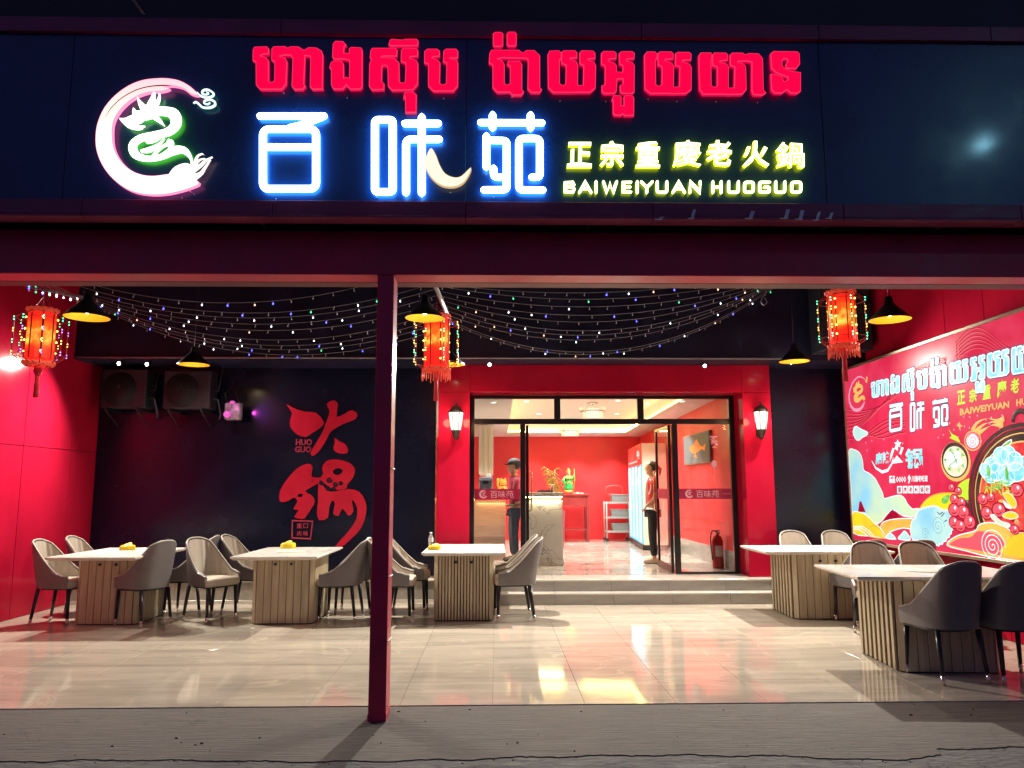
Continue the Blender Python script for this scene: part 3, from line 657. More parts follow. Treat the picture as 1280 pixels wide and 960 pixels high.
# =================================================================== CALLIGRAPHY ON THE DARK WALL
CALR = M('red_acrylic', (.68, .012, .045), .35, noise=((3, 3, 3), .15))
CALE = M('red_acrylic_edge', (.35, .01, .02), .5)
ck = cv(300, 440, 3.69)
def wplate(polys, conv, Y, th, name, mats, parent, sm=2):
    P = []
    for pl_ in polys:
        pl2 = [a[:2] for a in smooth_path(pl_, sm, True)] if sm > 1 else pl_
        q = []
        for (x, y) in pl2: a = PY(*conv(x, y), Y - th); q.append((a.x, a.z))
        P.append(q)
    m_ = curve_mb(P, th / 2)
    for i, f in enumerate(m_.f): m_.mi[i] = 0 if min(m_.v[k][2] for k in f) > th / 2 - 1e-4 else len(mats) - 1
    m_.v = [(v[0], Y - th / 2 - v[2] - .001, v[1]) for v in m_.v]
    return obj(name, m_, mats, parent)
cal = [[(215,240),(240,255),(265,265),(300,275),(350,280),(385,320),(375,345),(330,375),(300,392),(260,378),(232,345),(232,310),(240,285),(228,262)],
       [(400,240),(430,222),(452,240),(445,300),(490,280),(515,268),(540,285),(530,310),(480,330),(420,365),(400,400),(370,450),(340,478),(325,468),(345,430),(380,370),(395,330),(410,290),(412,268)],
       [(435,395),(455,410),(485,425),(498,450),(490,468),(450,465),(430,445),(438,420)]]
for q in cal: wplate([q], ck, YB, .02, 'calligraphy_stroke', [CALR, CALE], lbw)
wplate([[(182,685),(185,640),(215,590),(260,540),(310,515),(335,530),(330,575),(370,580),(360,606),(300,640),(330,660),(345,690),(330,720),(300,765),(275,770),(250,760),(270,730),(245,725),(265,690),(250,670),(225,685),(200,692)], [(268,655),(290,655),(285,668),(266,668)]], ck, YB, .02, 'calligraphy_stroke', [CALR, CALE], lbw, 2)
wplate([[(368,585),(385,560),(378,540),(395,505),(440,495),(500,508),(530,540),(520,580),(495,610),(490,630),(455,637),(420,628),(395,610)], [(430,545),(455,535),(475,548),(455,568),(432,562)]], ck, YB, .022, 'calligraphy_stroke', [CALR, CALE], lbw, 2)
wplate([[(362,600),(390,625),(420,645),(500,632),(550,645),(578,690),(582,740),(560,810),(510,865),(460,905),(440,895),(480,850),(520,800),(540,760),(538,710),(515,680),(522,735),(500,755),(472,720),(455,755),(430,745),(438,700),(425,685),(410,720),(405,765),(365,775),(355,740),(360,690)]], ck, YB, .02, 'calligraphy_stroke', [CALR, CALE], lbw, 2)
m_ = MB()   # black cloud scroll cut into the strokes
for cx, cy, r in ((375, 603, 11), (412, 590, 14), (440, 610, 12), (465, 604, 10), (405, 628, 12), (432, 630, 10)):
    m_.tube([PY(*ck(cx + r * (1 - a / 26) * math.cos(a * .5), cy + r * (1 - a / 26) * math.sin(a * .5)), YB - .026) for a in range(22)], .008, 5)
obj('cloud_scroll', m_, BLACKW, lbw)
PINKT = M('pink_lettering', (.55, .05, .10), .5)
def wtext(body, px, py, hpx, Y, th, mat, name, parent, off=.01, wpx=None):
    t = text_mb(body, th / 2, off); x0_ = min(v[0] for v in t.v); x1_ = max(v[0] for v in t.v); y0_ = min(v[1] for v in t.v); y1_ = max(v[1] for v in t.v)
    a, b_ = PY(px, py + hpx, Y), PY(px, py, Y); s_ = (b_.z - a.z) / (y1_ - y0_)
    sx = s_ if wpx is None else (PY(px + wpx, py, Y).x - b_.x) / (x1_ - x0_)
    t.v = [(a.x + (v[0] - x0_) * sx, Y - th - v[2], a.z + (v[1] - y0_) * s_) for v in t.v]
    return obj(name, t, mat, parent)
wtext('HUO', 370, 549, 7.5, YB, .01, PINKT, 'lettering', lbw, .02, 20); wtext('GUO', 369, 558, 7.5, YB, .01, PINKT, 'lettering', lbw, .02, 20)
m_ = MB(); pts = [PY(*ck(*q), YB - .008) for q in ((242, 778), (335, 781), (325, 862), (240, 858))]
m_.tube(pts, .010, 6, closed=True, nrm=(0, 1, 0), flat=.006); obj('seal_frame', m_, PINKT, lbw)
for ch, x, y in (('重', 262, 790), ('口', 292, 790), ('庆', 262, 825), ('味', 292, 825)): wtext(ch, *ck(x, y), 6.2, YB, .008, PINKT, 'seal_character', lbw, .015)

# =================================================================== FURNITURE
TOPM = vein(M('white_marble_top', (.74, .71, .66), .20, noise=((2.2, 1.2, 2), .10, .3), world=True), (.52, .48, .43), (2.4, 1.1, 2), .012)
TOPE = M('table_edge', (.55, .50, .44), .35)
BOARD = M('taupe_board', (.42, .345, .225), .36, .12, noise=((26, 26, 1.6), .24), bump=((70, 70, 4), .12), world=True)
DARKG = M('dark_groove', (.025, .018, .012), .6)
KNOB = M('black_knob', (.01, .01, .01), .3)
HOB = M('hob_glass', (.60, .57, .50), .45)
def table(label, cx, cy, w_, l_, front, rz=0, fw=.0135, fp=.037, ix=.15, iy=.11, oy=0):
    t = thing('hotpot_table', label, 'table', (cx, cy, 0), rz, 'hotpot tables on the terrace')
    m_ = MB(); ch = .02
    rr = [[(-w_/2+a, -l_/2+a, z), (w_/2-a, -l_/2+a, z), (w_/2-a, l_/2-a, z), (-w_/2+a, l_/2-a, z)] for a, z in ((.028, .742), (.0, .762), (.0, .778), (.003, .780))]
    m_.rings([list(r) for r in rr], 0, cap=True); m_.mi = [1 if i < 4 else 0 for i in range(len(m_.f))]
    obj('tabletop', m_, [TOPM, TOPE], t)
    m_ = MB(); m_.lathe([(.001, .0), (.17, .0), (.175, .003), (.168, .004), (.001, .004)], 28, (0, 0, .7802)); m_.lathe([(.165, .0045), (.155, .006), (.15, .0045)], 28, (0, 0, .7802), cap=False); obj('hob', m_, HOB, t)
    bw, bl, c = w_ / 2 - ix, l_ / 2 - iy, .045
    oct_ = [(a, b_ + oy) for a, b_ in ((-bw + c, -bl), (bw - c, -bl), (bw, -bl + c), (bw, bl - c), (bw - c, bl), (-bw + c, bl), (-bw, bl - c), (-bw, -bl + c))]
    m_ = MB(); m_.prism(oct_, .0, .741); obj('pedestal', m_, DARKG, t)
    bd = MB(); bd.box(-.0415, -.012, .012, .0415, 0, .738, b=.003); bme = bd.mesh('board', BOARD)
    fl = MB(); fl.box(-fw, -(.012 if fp < .09 else .022), .012, fw, 0, .738, b=.003); fme = fl.mesh('flute', BOARD)
    def side(x0, y0, x1, y1, kind):
        d = Vector((x1 - x0, y1 - y0, 0)); L = d.length; d.normalize(); ang = math.atan2(d.y, d.x)
        pitch, me, nm = ((.0885, bme, 'board') if kind == 'board' else (fp, fme, 'flute'))
        n = max(1, round(L / pitch)); s_ = L / n
        for i in range(n):
            q = (i + .5) * s_; o = link(nm, me, t, (x0 + d.x * q, y0 + d.y * q, 0), (0, 0, ang)); o.scale = (s_ / pitch, 1, 1)
    kf, ks = ('board', 'flute') if front == 'board' else ('flute', 'board')
    for i, k in ((0, kf), (2, ks), (4, kf), (6, ks)):
        a, b_ = oct_[i], oct_[(i + 1) % 8]; side(*a, *b_, k)
    for i in (1, 3, 5, 7): side(*oct_[i], *oct_[(i + 1) % 8], 'board')
    for xx in ((-.09, .09)):
        m_ = MB(); m_.lathe([(.001, 0), (.017, 0), (.015, .018), (.001, .018)], 12); m_.xf(Matrix.Translation((xx, -bl + oy - .012, .665)) @ Matrix.Rotation(PI / 2, 4, 'X')); obj('knob', m_, KNOB, t)
    return t
def tpos(px0, px1, py): a, b_ = PZ(px0, py, .78), PZ(px1, py, .78); return (a.x + b_.x) / 2, (a.y + b_.y) / 2, b_.x - a.x
LT = 1.42
x, y, wd = tpos(57.5, 168, 696.7); T1 = (x, y + LT / 2, wd); table('leftmost white-topped hotpot table beside the left red wall', x, y + LT / 2, wd, LT, 'board', ix=.14, iy=.32, oy=.10)
x, y, wd = tpos(290, 394, 696); T2 = (x, y + LT / 2, wd); table('board-clad hotpot table in front of the red calligraphy', x, y + LT / 2, wd + .03, LT, 'board', ix=.13, iy=.32, oy=.10)
x, y, wd = tpos(527, 632, 690.7); T3 = (x, y + LT / 2 - .02, wd); table('fluted hotpot table with the water bottle, just right of the red post', x, y + LT / 2 - .02, wd, LT, 'flute')
def rtable(label, px, py, w_, l_, rz):
    a = PZ(px, py, .78); c, s = math.cos(rz), math.sin(rz)
    cx, cy = a.x + c * w_ / 2 - s * l_ / 2, a.y + s * w_ / 2 + c * l_ / 2
    table(label, cx, cy, w_, l_, 'board', rz, .0265, .100, .35, .10); return cx, cy
R1 = rtable('far right hotpot table next to the entrance portal', 957, 689.5, 1.5, 1.0, math.radians(-1))
R2 = rtable('nearest hotpot table at the right edge below the lit poster', 1072, 721, 1.5, 1.05, math.radians(-4))

SHELL = M('taupe_leather', (.150, .136, .136), .42, noise=((7, 7, 7), .10), bump=((90, 90, 90), .05))
INNER = M('cream_leather', (.46, .40, .33), .42, noise=((7, 7, 7), .08), bump=((90, 90, 90), .05))
PIPE = M('cream_piping', (.55, .50, .44), .45)
def chair_master():
    t = thing('dining_chair', 'x', 'chair')
    hw_, hd = .250, .240
    def plan(u, off=0.0):           # u 0..1 right front -> back -> left front
        a = PI * u; ca_, sa_ = math.cos(a), math.sin(a)
        x = math.copysign(abs(ca_) ** .55, ca_) * (hw_ - off)
        fy = .20
        yb = abs(sa_) ** .75
        y = fy - yb * (fy + hd - off)
        return x, y
    def back(u): return max(0, 1 - abs(u - .5) * 2)     # 0 front, 1 back centre
    def ztop(u):
        b = back(u); px_, py_ = plan(u); gs = min(1, max(0, (.07 - py_) / .25)) ** 1.15; ar = max(0, 1 - (abs(px_) / .266) ** 2.6) ** .55
        return .555 - .03 * (1 - min(1, b / .1)) + .375 * gs * (.38 + .62 * ar)
    N, Mr = 60, 8
    def lean(u, z): b = back(u); k = min(1, max(0, (b - .1) / .5)); return -k * .20 * max(0, z - .45)
    def pinch(z): return 1 - .05 * max(0, (z - .60) / .33) ** 1.6 if z > .60 else 1 - .04 * max(0, .5 - z) / .1
    def grid(off, z0, chan=0.0, zshrink=0.0):
        rows = []
        for j in range(Mr + 1):
            r = []
            for i in range(N + 1):
                u = i / N; zt = ztop(u) - zshrink; z = z0 + (zt - z0) * j / Mr
                o2 = off - (chan * abs(math.sin(u * PI * 11)) * (1 if j > 0 else 0))
                x, y = plan(u, o2); r.append((x * pinch(z), y + lean(u, z), z))
            rows.append(r)
        return rows
    m_ = MB(); outer = grid(0, .41); m_.rings(outer, closed=False, smooth=True)
    inner = grid(.026, .43); rim = [outer[-1], [((a[0] + b_[0]) / 2, (a[1] + b_[1]) / 2, a[2] + .008) for a, b_ in zip(outer[-1], inner[-1])], inner[-1]]
    m_.rings(rim, closed=False, smooth=True)
    for s in (0, -1):              # front ends of the arms
        m_.add([outer[j][s] for j in range(Mr + 1)] + [inner[j][s] for j in range(Mr + 1)], [((j, j + 1, Mr + 2 + j, Mr + 1 + j) if s == 0 else (j + 1, j, Mr + 1 + j, Mr + 2 + j)) for j in range(Mr)])
    bot = outer[0]; m_.add(bot, [tuple(range(N + 1))])
    obj('shell', m_, SHELL, t)
    m_ = MB(); m_.rings(list(reversed(grid(.034, .44, .012, .012))), closed=False, smooth=True); obj('back_cushion', m_, INNER, t)
    m_ = MB(); m_.tube([Vector(q) for q in rim[1]], .0065, 6); obj('piping', m_, PIPE, t)
    m_ = MB()
    P = [(-.205, .235), (.205, .235), (.215, .10), (.195, -.10), (.11, -.185), (-.11, -.185), (-.195, -.10), (-.215, .10)]
    P = [q[:2] for q in smooth_path(P, 3, True)]
    def ring(k, z, dy=0): return [(x * k, y * k + dy, z) for x, y in P]
    m_.rings([ring(.96, .405), ring(1.0, .43), ring(1.0, .465), ring(.97, .485), ring(.8, .495), ring(.3, .50)], 0, cap=True, smooth=True); obj('seat', m_, INNER, t)
    m_ = MB(); m_.rings([ring(.90, .385), ring(.93, .404)], 0, cap=True); obj('seat_frame', m_, KNOB, t)
    for (x0_, y0_, x1_, y1_) in ((-.19, .19, -.200, .205), (.19, .19, .200, .205), (-.175, -.165, -.195, -.222), (.175, -.165, .195, -.222)):
        m_ = MB(); q = lambda k: (x0_ + (x1_ - x0_) * k, y0_ + (y1_ - y0_) * k, .40 * (1 - k))
        m_.tube([q(0), q(.82)], [.022, .0165], 10); o = obj('leg', m_, M('black_leg', (.01, .011, .016), .3), t)
        m_ = MB(); m_.tube([q(.82), q(1.0)], [.0170, .0140], 10); obj('leg_tip', m_, M('steel_tip', (.7, .68, .62), .25, 1), o)
    return t
CH = chair_master(); used = [False]
def chair(label, x, y, face, rz_off=0):
    """face: direction the sitter looks, degrees (0=+X right, 90=+Y away, 180=left, 270=towards camera)"""
    o = CH if not used[0] else copy_tree(CH); used[0] = True
    o.location = (x, y, 0); o.rotation_euler = (0, 0, math.radians(face - 90)); o['label'] = label; o['group'] = 'dining chairs around the hotpot tables'
    return o
lx = T1[0] - T1[2] / 2; ly = T1[1] - LT / 2
chair('taupe chair nearest the left red wall, tucked under the leftmost table', lx - .12, ly + .60, -2)
chair('taupe chair in the back corner by the left red wall', lx - .10, ly + 1.26, 0)
chair('taupe chair seen from behind, turned at the right side of the leftmost table', -3.98, 9.06, 152)
chair('shadowed chair behind the leftmost table, nearly hidden, far right seat', T1[0] + T1[2] / 2 + .12, ly + 1.22, 180)
chair('cream quilted chair turned towards the street between the two left tables', -3.32, 9.30, -32)
chair('cream chair half hidden behind the turned quilted chair', -3.12, 9.98, -8)
chair('taupe chair in side view at the right side of the calligraphy table', -1.80, 9.28, 176)
chair('taupe chair farther back at the right side of the calligraphy table', -1.74, 9.88, 180)
chair('taupe chair directly behind the red post, near left seat of the water bottle table', -1.18, 9.28, 0)
chair('taupe chair behind the red post, far left seat of the water bottle table', -1.07, 9.90, 0)
chair('taupe chair in side view at the right side of the water bottle table', .235, 9.30, 180)
chair('second chair just behind the side-view one, right of the water bottle table', .20, 9.80, 180)
chair('round-backed beige chair next to the portal, behind the far right table', 4.00, 10.22, 268)
chair('round-backed beige chair in front of the dark wall strip, behind the far right table', 4.57, 10.22, 268)
chair('grey chair with its back to the street at the far right table, left one', 4.12, 8.82, 97)
chair('grey chair with its back to the street at the far right table, under the poster', 4.68, 8.82, 95)
chair('wood-toned chair facing the street between the two right tables, left one', 3.92, 8.03, 256)
chair('wood-toned chair facing the street under the poster, right one behind the nearest table', 4.46, 8.02, 264)
chair('large dark navy chair in the right foreground, seen from behind', 3.61, 6.33, 97)
chair('dark navy chair cut by the right edge of the picture', 4.12, 6.30, 88)

# things on the tables
YELL = M('yellow_wrap', (.80, .58, .02), .4, noise=((20, 20, 20), .15), bump=((30, 30, 30), .4))
def tissue(label, px, py, big=1.0):
    a = PZ(px, py, .782); t = thing('tissue_pack', label, 'tissue pack', tuple(a), rnd.uniform(-.4, .4), 'yellow tissue packs on tables')
    m_ = MB(); s = .075 * big; r3 = random.Random(int(px)); rr = []; n = 20
    jit = [r3.uniform(-.10, .10) for _ in range(n)]
    for z, k in ((0, .95), (.010, 1.04), (.030, 1.0), (.048, .97), (.058, .80), (.060, .45)):
        ring = []
        for q in range(n):
            a = 2 * PI * q / n; cc, ss = math.cos(a), math.sin(a); e = max(abs(cc), abs(ss)) ** .75
            kk = k * (1 + jit[q] * (.4 + z * 14)) / e ** .9
            ring.append((s * 1.15 * cc * kk, s * .80 * ss * kk, (z + (r3.uniform(-.008, .012) if z > .03 else 0)) * big))
        rr.append(ring)
    m_.rings(rr, cap=True, smooth=False); obj('pack', m_, YELL, t)
    m_ = MB(); m_.add([(-.03, -.015, .055 * big), (.035, -.02, .058 * big), (.05, .01, .088 * big), (.01, .028, .092 * big), (-.035, .02, .072 * big), (.0, .0, .075 * big)], [(0, 1, 5), (1, 2, 5), (2, 3, 5), (3, 4, 5), (4, 0, 5), (0, 4, 3, 2, 1)]); obj('tissue_tuft', m_, M('yellow_paper', (.9, .75, .2), .7), t)
tissue('crumpled yellow tissue pack on the leftmost table', 159, 688)
tissue('yellow tissue pack on the calligraphy table', 360, 685)
tissue('yellow tissue pack beside the bottle on the fluted table', 543, 687, .8)
a = PZ(538.5, 684, .782); bt = thing('water_bottle', 'small clear plastic water bottle standing on the fluted table', 'bottle', tuple(a))
m_ = MB(); m_.lathe([(.001, 0), (.028, .002), (.031, .01), (.031, .05), (.028, .06), (.031, .07), (.031, .12), (.014, .155), (.013, .165), (.001, .166)], 14); obj('bottle_body', m_, M('pet_plastic', (.85, .92, .95), .08, trans=.75, noise=((9, 9, 9), .03)), bt)
m_ = MB(); m_.lathe([(.001, .166), (.0155, .166), (.0155, .185), (.001, .186)], 12); obj('cap', m_, M('white_cap', (.8, .85, .9), .4), bt)
m_ = MB(); m_.lathe([(.0317, .065), (.0317, .115)], 14, cap=False); obj('bottle_label', m_, M('bottle_wrap', (.75, .8, .85), .4), bt)
for i, (px, py, lab) in enumerate(((987, 693 - 12, 'x'),)): pass
a = PZ(316, 786, 0)
m_ = MB(); m_.lathe([(.001, .0), (.03, .001), (.028, .008), (.001, .009)], 10); tag(obj('bottle_cap', m_, WHITE, None, tuple(a)), 'tiny white bit of litter on the floor before the calligraphy table', 'litter')

# =================================================================== WALL EQUIPMENT, LEFT
ACM = M('condenser_casing', (.022, .021, .030), .5, noise=((4, 4, 4), .2)); ACD = M('condenser_dark', (.008, .008, .012), .6)
def aircon(label, px0, px1, py0, py1):
    a, b_ = PY(px0, py1, YB - .40), PY(px1, py0, YB - .40); w_, h_ = b_.x - a.x, b_.z - a.z
    t = thing('air_conditioner', label, 'air conditioner', ((a.x + b_.x) / 2, YB - .22, a.z))
    m_ = MB(); m_.box(-w_ / 2, -.16, .02, w_ / 2, .14, h_, b=.012); obj('casing', m_, ACM, t)
    r = min(w_, h_) * .43; cx = -w_ * .10
    m_ = MB(); m_.lathe([(.001, 0), (r, 0), (r, .004), (.001, .004)], 24); m_.xf(Matrix.Translation((cx, -.1605, h_ / 2)) @ Matrix.Rotation(PI / 2, 4, 'X')); obj('fan_well', m_, ACD, t)
    m_ = MB()
    for k in range(1, 8): rr = r * k / 7; m_.tube([(cx + rr * math.cos(q * PI / 12), -.172, h_ / 2 + rr * math.sin(q * PI / 12)) for q in range(24)], .0035, 4, closed=True)
    for q in range(8): m_.tube([(cx, -.172, h_ / 2), (cx + r * math.cos(q * PI / 4), -.172, h_ / 2 + r * math.sin(q * PI / 4))], .0035, 4)
    obj('fan_grille', m_, ACM, t)
    m_ = MB(); 
    for xx in (-w_ * .35, w_ * .35): m_ = MB(); m_.box(xx - .015, -.2, -.02, xx + .015, .22, .018); m_.tube([(xx, -.19, -.02), (xx, .21, -.22)], .01, 5); obj('bracket', m_, ACD, t)
    m_ = MB(); m_.tube([(w_ / 2 + .01, -.05, h_ * .3), (w_ / 2 + .08, -.05, h_ * .28), (w_ / 2 + .09, .05, -.05), (w_ / 2 + .02, .2, -.1)], .012, 6); m_.tube([(w_ / 2 + .01, 0, h_ * .5), (w_ / 2 + .06, 0, h_ * .5), (w_ / 2 + .07, .1, h_ + .1)], .009, 6); obj('pipe', m_, M('pipe_lagging', (.07, .07, .08), .8), t)
aircon('black air conditioner unit high on the dark wall beside the red wall', 124, 183, 461, 511)
aircon('black air conditioner unit with a round fan grille right of its twin', 202, 263, 463, 512)
pj = PY(290, 514, YB - .30)
t = thing('light_projector', 'small party light projector glowing magenta on the dark wall', 'projector', tuple(pj))
m_ = MB(); m_.box(-.10, -.02, -.12, .12, .10, .12, b=.015); obj('housing', m_, M('projector_shell', (.35, .3, .38), .3, .2, noise=((14, 14, 14), .5), bump=((20, 20, 20), .5)), t)
m_ = MB(); m_.lathe([(.001, 0), (.05, 0), (.045, .05), (.03, .06), (.001, .06)], 12); m_.xf(Matrix.Translation((-.05, -.02, -.05)) @ Matrix.Rotation(PI / 2, 4, 'X')); m_.lathe([(.001, .1), (.04, .1), (.035, .14), (.001, .15)], 12); obj('lens', m_, M('magenta_lens', (.5, .1, .4), .2, emit=(1, .15, .75), es=.5, noise=((25, 25, 25), .5)), t)
m_ = MB(); m_.tube([(.02, .1, .1), (.02, .29, .12)], .012, 6); m_.tube([(-.08, .05, .12), (-.12, .02, .25), (-.05, .1, .35), (-.1, .25, .5)], .006, 5); m_.tube([(.08, .05, .12), (.02, .02, .3), (.09, .1, .42), (.06, .25, .6)], .006, 5); obj('mount', m_, ACD, t)
lamp('SPOT', 'projector_beam', tuple(pj + Vector((.15, .14, .02))), 22, (1, .08, .75), .02, math.radians(120), 1.0, target=tuple(pj + Vector((.8, .34, -.02))), parent=None)
lamp('POINT', 'projector_glow', tuple(pj + Vector((0, -.22, .06))), .5, (1, .1, .7), .03)

# =================================================================== PENDANTS
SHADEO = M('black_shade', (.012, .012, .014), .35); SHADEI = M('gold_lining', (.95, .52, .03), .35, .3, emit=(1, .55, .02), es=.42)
BULB = E('warm_bulb', (1, .80, .45), 30)
BULB.cycles.emission_sampling = 'NONE'
PEND = [('large black pendant lamp hanging at the left beside the left red lantern', 108.5, 397, 7.0), ('small black pendant lamp hanging before the bulkhead above the leftmost tables', 242, 456, 9.75),
        ('black pendant lamp just right of the red post', 531, 398, 7.5), ('small pendant lamp partly hidden behind the middle red lantern', 562, 456, 9.9),
        ('small black pendant lamp left of the far right corner, above the far right table', 993, 452, 9.9), ('large black pendant lamp hanging over the lit poster at the right', 1112.5, 400, 7.3)]
def pendant_master():
    t = thing('pendant_lamp', 'x', 'pendant lamp', (0, 0, 0), 0, 'black pendant lamps over the terrace')
    m_ = MB(); pr = [(.195, 0), (.197, .004), (.175, .03), (.09, .115), (.055, .15), (.042, .175), (.04, .215), (.03, .235), (.008, .24)]
    m_.lathe(pr, 28, cap=False); obj('shade', m_, SHADEO, t)
    m_ = MB(); m_.lathe([(.193, .001), (.172, .028), (.088, .11), (.05, .14), (.001, .142)], 28, cap=False); obj('shade_lining', m_, SHADEI, t)
    m_ = MB(); m_.sphere((0, 0, .075), .035, 12, 8, sz=1.1); obj('bulb', m_, BULB, t)
    m_ = MB(); m_.tube([(0, 0, .24), (0, 0, 1.6)], .004, 5); obj('cord', m_, KNOB, t)
    return t
PM = pendant_master()
for i, (lab, px, py, Y) in enumerate(PEND):
    o = PM if i == 0 else copy_tree(PM); o['label'] = lab; v = PY(px, py, Y); o.location = v; o.rotation_euler = (0, 0, i)
    lamp('SPOT', 'pendant_light', (v.x, v.y, v.z + .025), 62 if Y > 9 else 42, (1, .86, .64), .03, math.radians(172), 1.0, rot=(0, 0, 0))

# =================================================================== SPOTLIGHTS ON THE BULKHEAD
FLOOD = [('leftmost bright spotlight under the bulkhead above the air conditioners', 150, 454, 210, (-4.2, 7.3, 0)), ('bright spotlight close right of the leftmost one', 185, 455, 120, (-3.2, 7.3, 0)),
         ('bright spotlight over the left side of the entrance portal', 612, 455.5, 400, (-.5, 7.2, 0)), ('small spotlight over the right side of the entrance portal', 880, 457, 110, (2.0, 7.2, 0)),
         ('spotlight fitting almost hidden just behind the pendant lamp above the far right table', 988, 453, 440, (3.3, 7.1, 0))]
for i, (lab, px, py, en, tg) in enumerate(FLOOD):
    v = PY(px, py, YBULK - .12)
    t = thing('spotlight', lab, 'spotlight', tuple(v), 0, 'spotlights under the bulkhead edge')
    m_ = MB(); m_.lathe([(.001, -.06), (.030, -.055), (.036, .0), (.036, .035), (.031, .037)], 14, cap=False); m_.xf(Matrix.Rotation(math.radians(105), 4, 'X')); obj('housing', m_, SHADEO, t)
    m_ = MB(); m_.lathe([(.001, .036), (.020, .036), (.020, .034)], 14, cap=False); m_.xf(Matrix.Rotation(math.radians(105), 4, 'X')); obj('lens', m_, E('spot_lens', (1, .96, .88), 40, False), t)
    m_ = MB(); m_.tube([(0, .01, .03), (0, .06, .05), (0, .11, .05)], .008, 6); obj('bracket', m_, SHADEO, t)
    lamp('SPOT', 'spotlight_beam', (v.x, v.y - .055, v.z - .01), en * 2.6, (1, .94, .82), .014, math.radians(156), 1.0, target=tg)

# =================================================================== RED LANTERNS
LRED = M('lantern_silk', (.6, .02, .01), .6, emit=(1, .06, .01), es=1.1)
t_ = LRED.node_tree; bb = t_.nodes['Principled BSDF']; tc = t_.nodes.new('ShaderNodeTexCoord')
nz = t_.nodes.new('ShaderNodeTexNoise'); nz.inputs['Scale'].default_value = 9; nz.inputs['Detail'].default_value = 2
t_.links.new(tc.outputs['Object'], nz.inputs['Vector'])
sx_ = t_.nodes.new('ShaderNodeSeparateXYZ'); t_.links.new(tc.outputs['Object'], sx_.inputs[0])
mr = t_.nodes.new('ShaderNodeMapRange'); mr.inputs[1].default_value = -.05; mr.inputs[2].default_value = -.26; mr.interpolation_type = 'SMOOTHSTEP'; t_.links.new(sx_.outputs[2], mr.inputs[0])
mr2 = t_.nodes.new('ShaderNodeMapRange'); mr2.inputs[1].default_value = -.52; mr2.inputs[2].default_value = -.34; mr2.interpolation_type = 'SMOOTHSTEP'; t_.links.new(sx_.outputs[2], mr2.inputs[0])
mu = t_.nodes.new('ShaderNodeMath'); mu.operation = 'MULTIPLY'; t_.links.new(mr.outputs[0], mu.inputs[0]); t_.links.new(mr2.outputs[0], mu.inputs[1])
mu2 = t_.nodes.new('ShaderNodeMath'); mu2.operation = 'MULTIPLY'; t_.links.new(mu.outputs[0], mu2.inputs[0]); t_.links.new(nz.outputs[0], mu2.inputs[1])
rp = t_.nodes.new('ShaderNodeValToRGB'); rp.color_ramp.elements[0].color = (1, .015, .01, 1); rp.color_ramp.elements[1].color = (1, .75, .10, 1); rp.color_ramp.elements[1].position = .66
e_ = rp.color_ramp.elements.new(.44); e_.color = (1, .14, .01, 1); e_ = rp.color_ramp.elements.new(.24); e_.color = (1, .03, .01, 1)
t_.links.new(mu2.outputs[0], rp.inputs[0]); t_.links.new(rp.outputs[0], bb.inputs['Emission Color'])
LFR = M('lantern_frame', (.35, .02, .02), .5); LBEAD = M('lantern_bead', (.7, .10, .06), .4, emit=(1, .1, .05), es=.25); TAS = M('red_tassel', (.45, .01, .02), .7, emit=(.6, .02, .03), es=.12)
BC = {'g': E('green_led', (.05, 1, .45), 5, False), 'y': E('yellow_led', (1, .75, .15), 5, False), 'p': E('violet_led', (.5, .2, 1), 4, False), 'r': E('pink_led', (1, .25, .35), 3, False)}
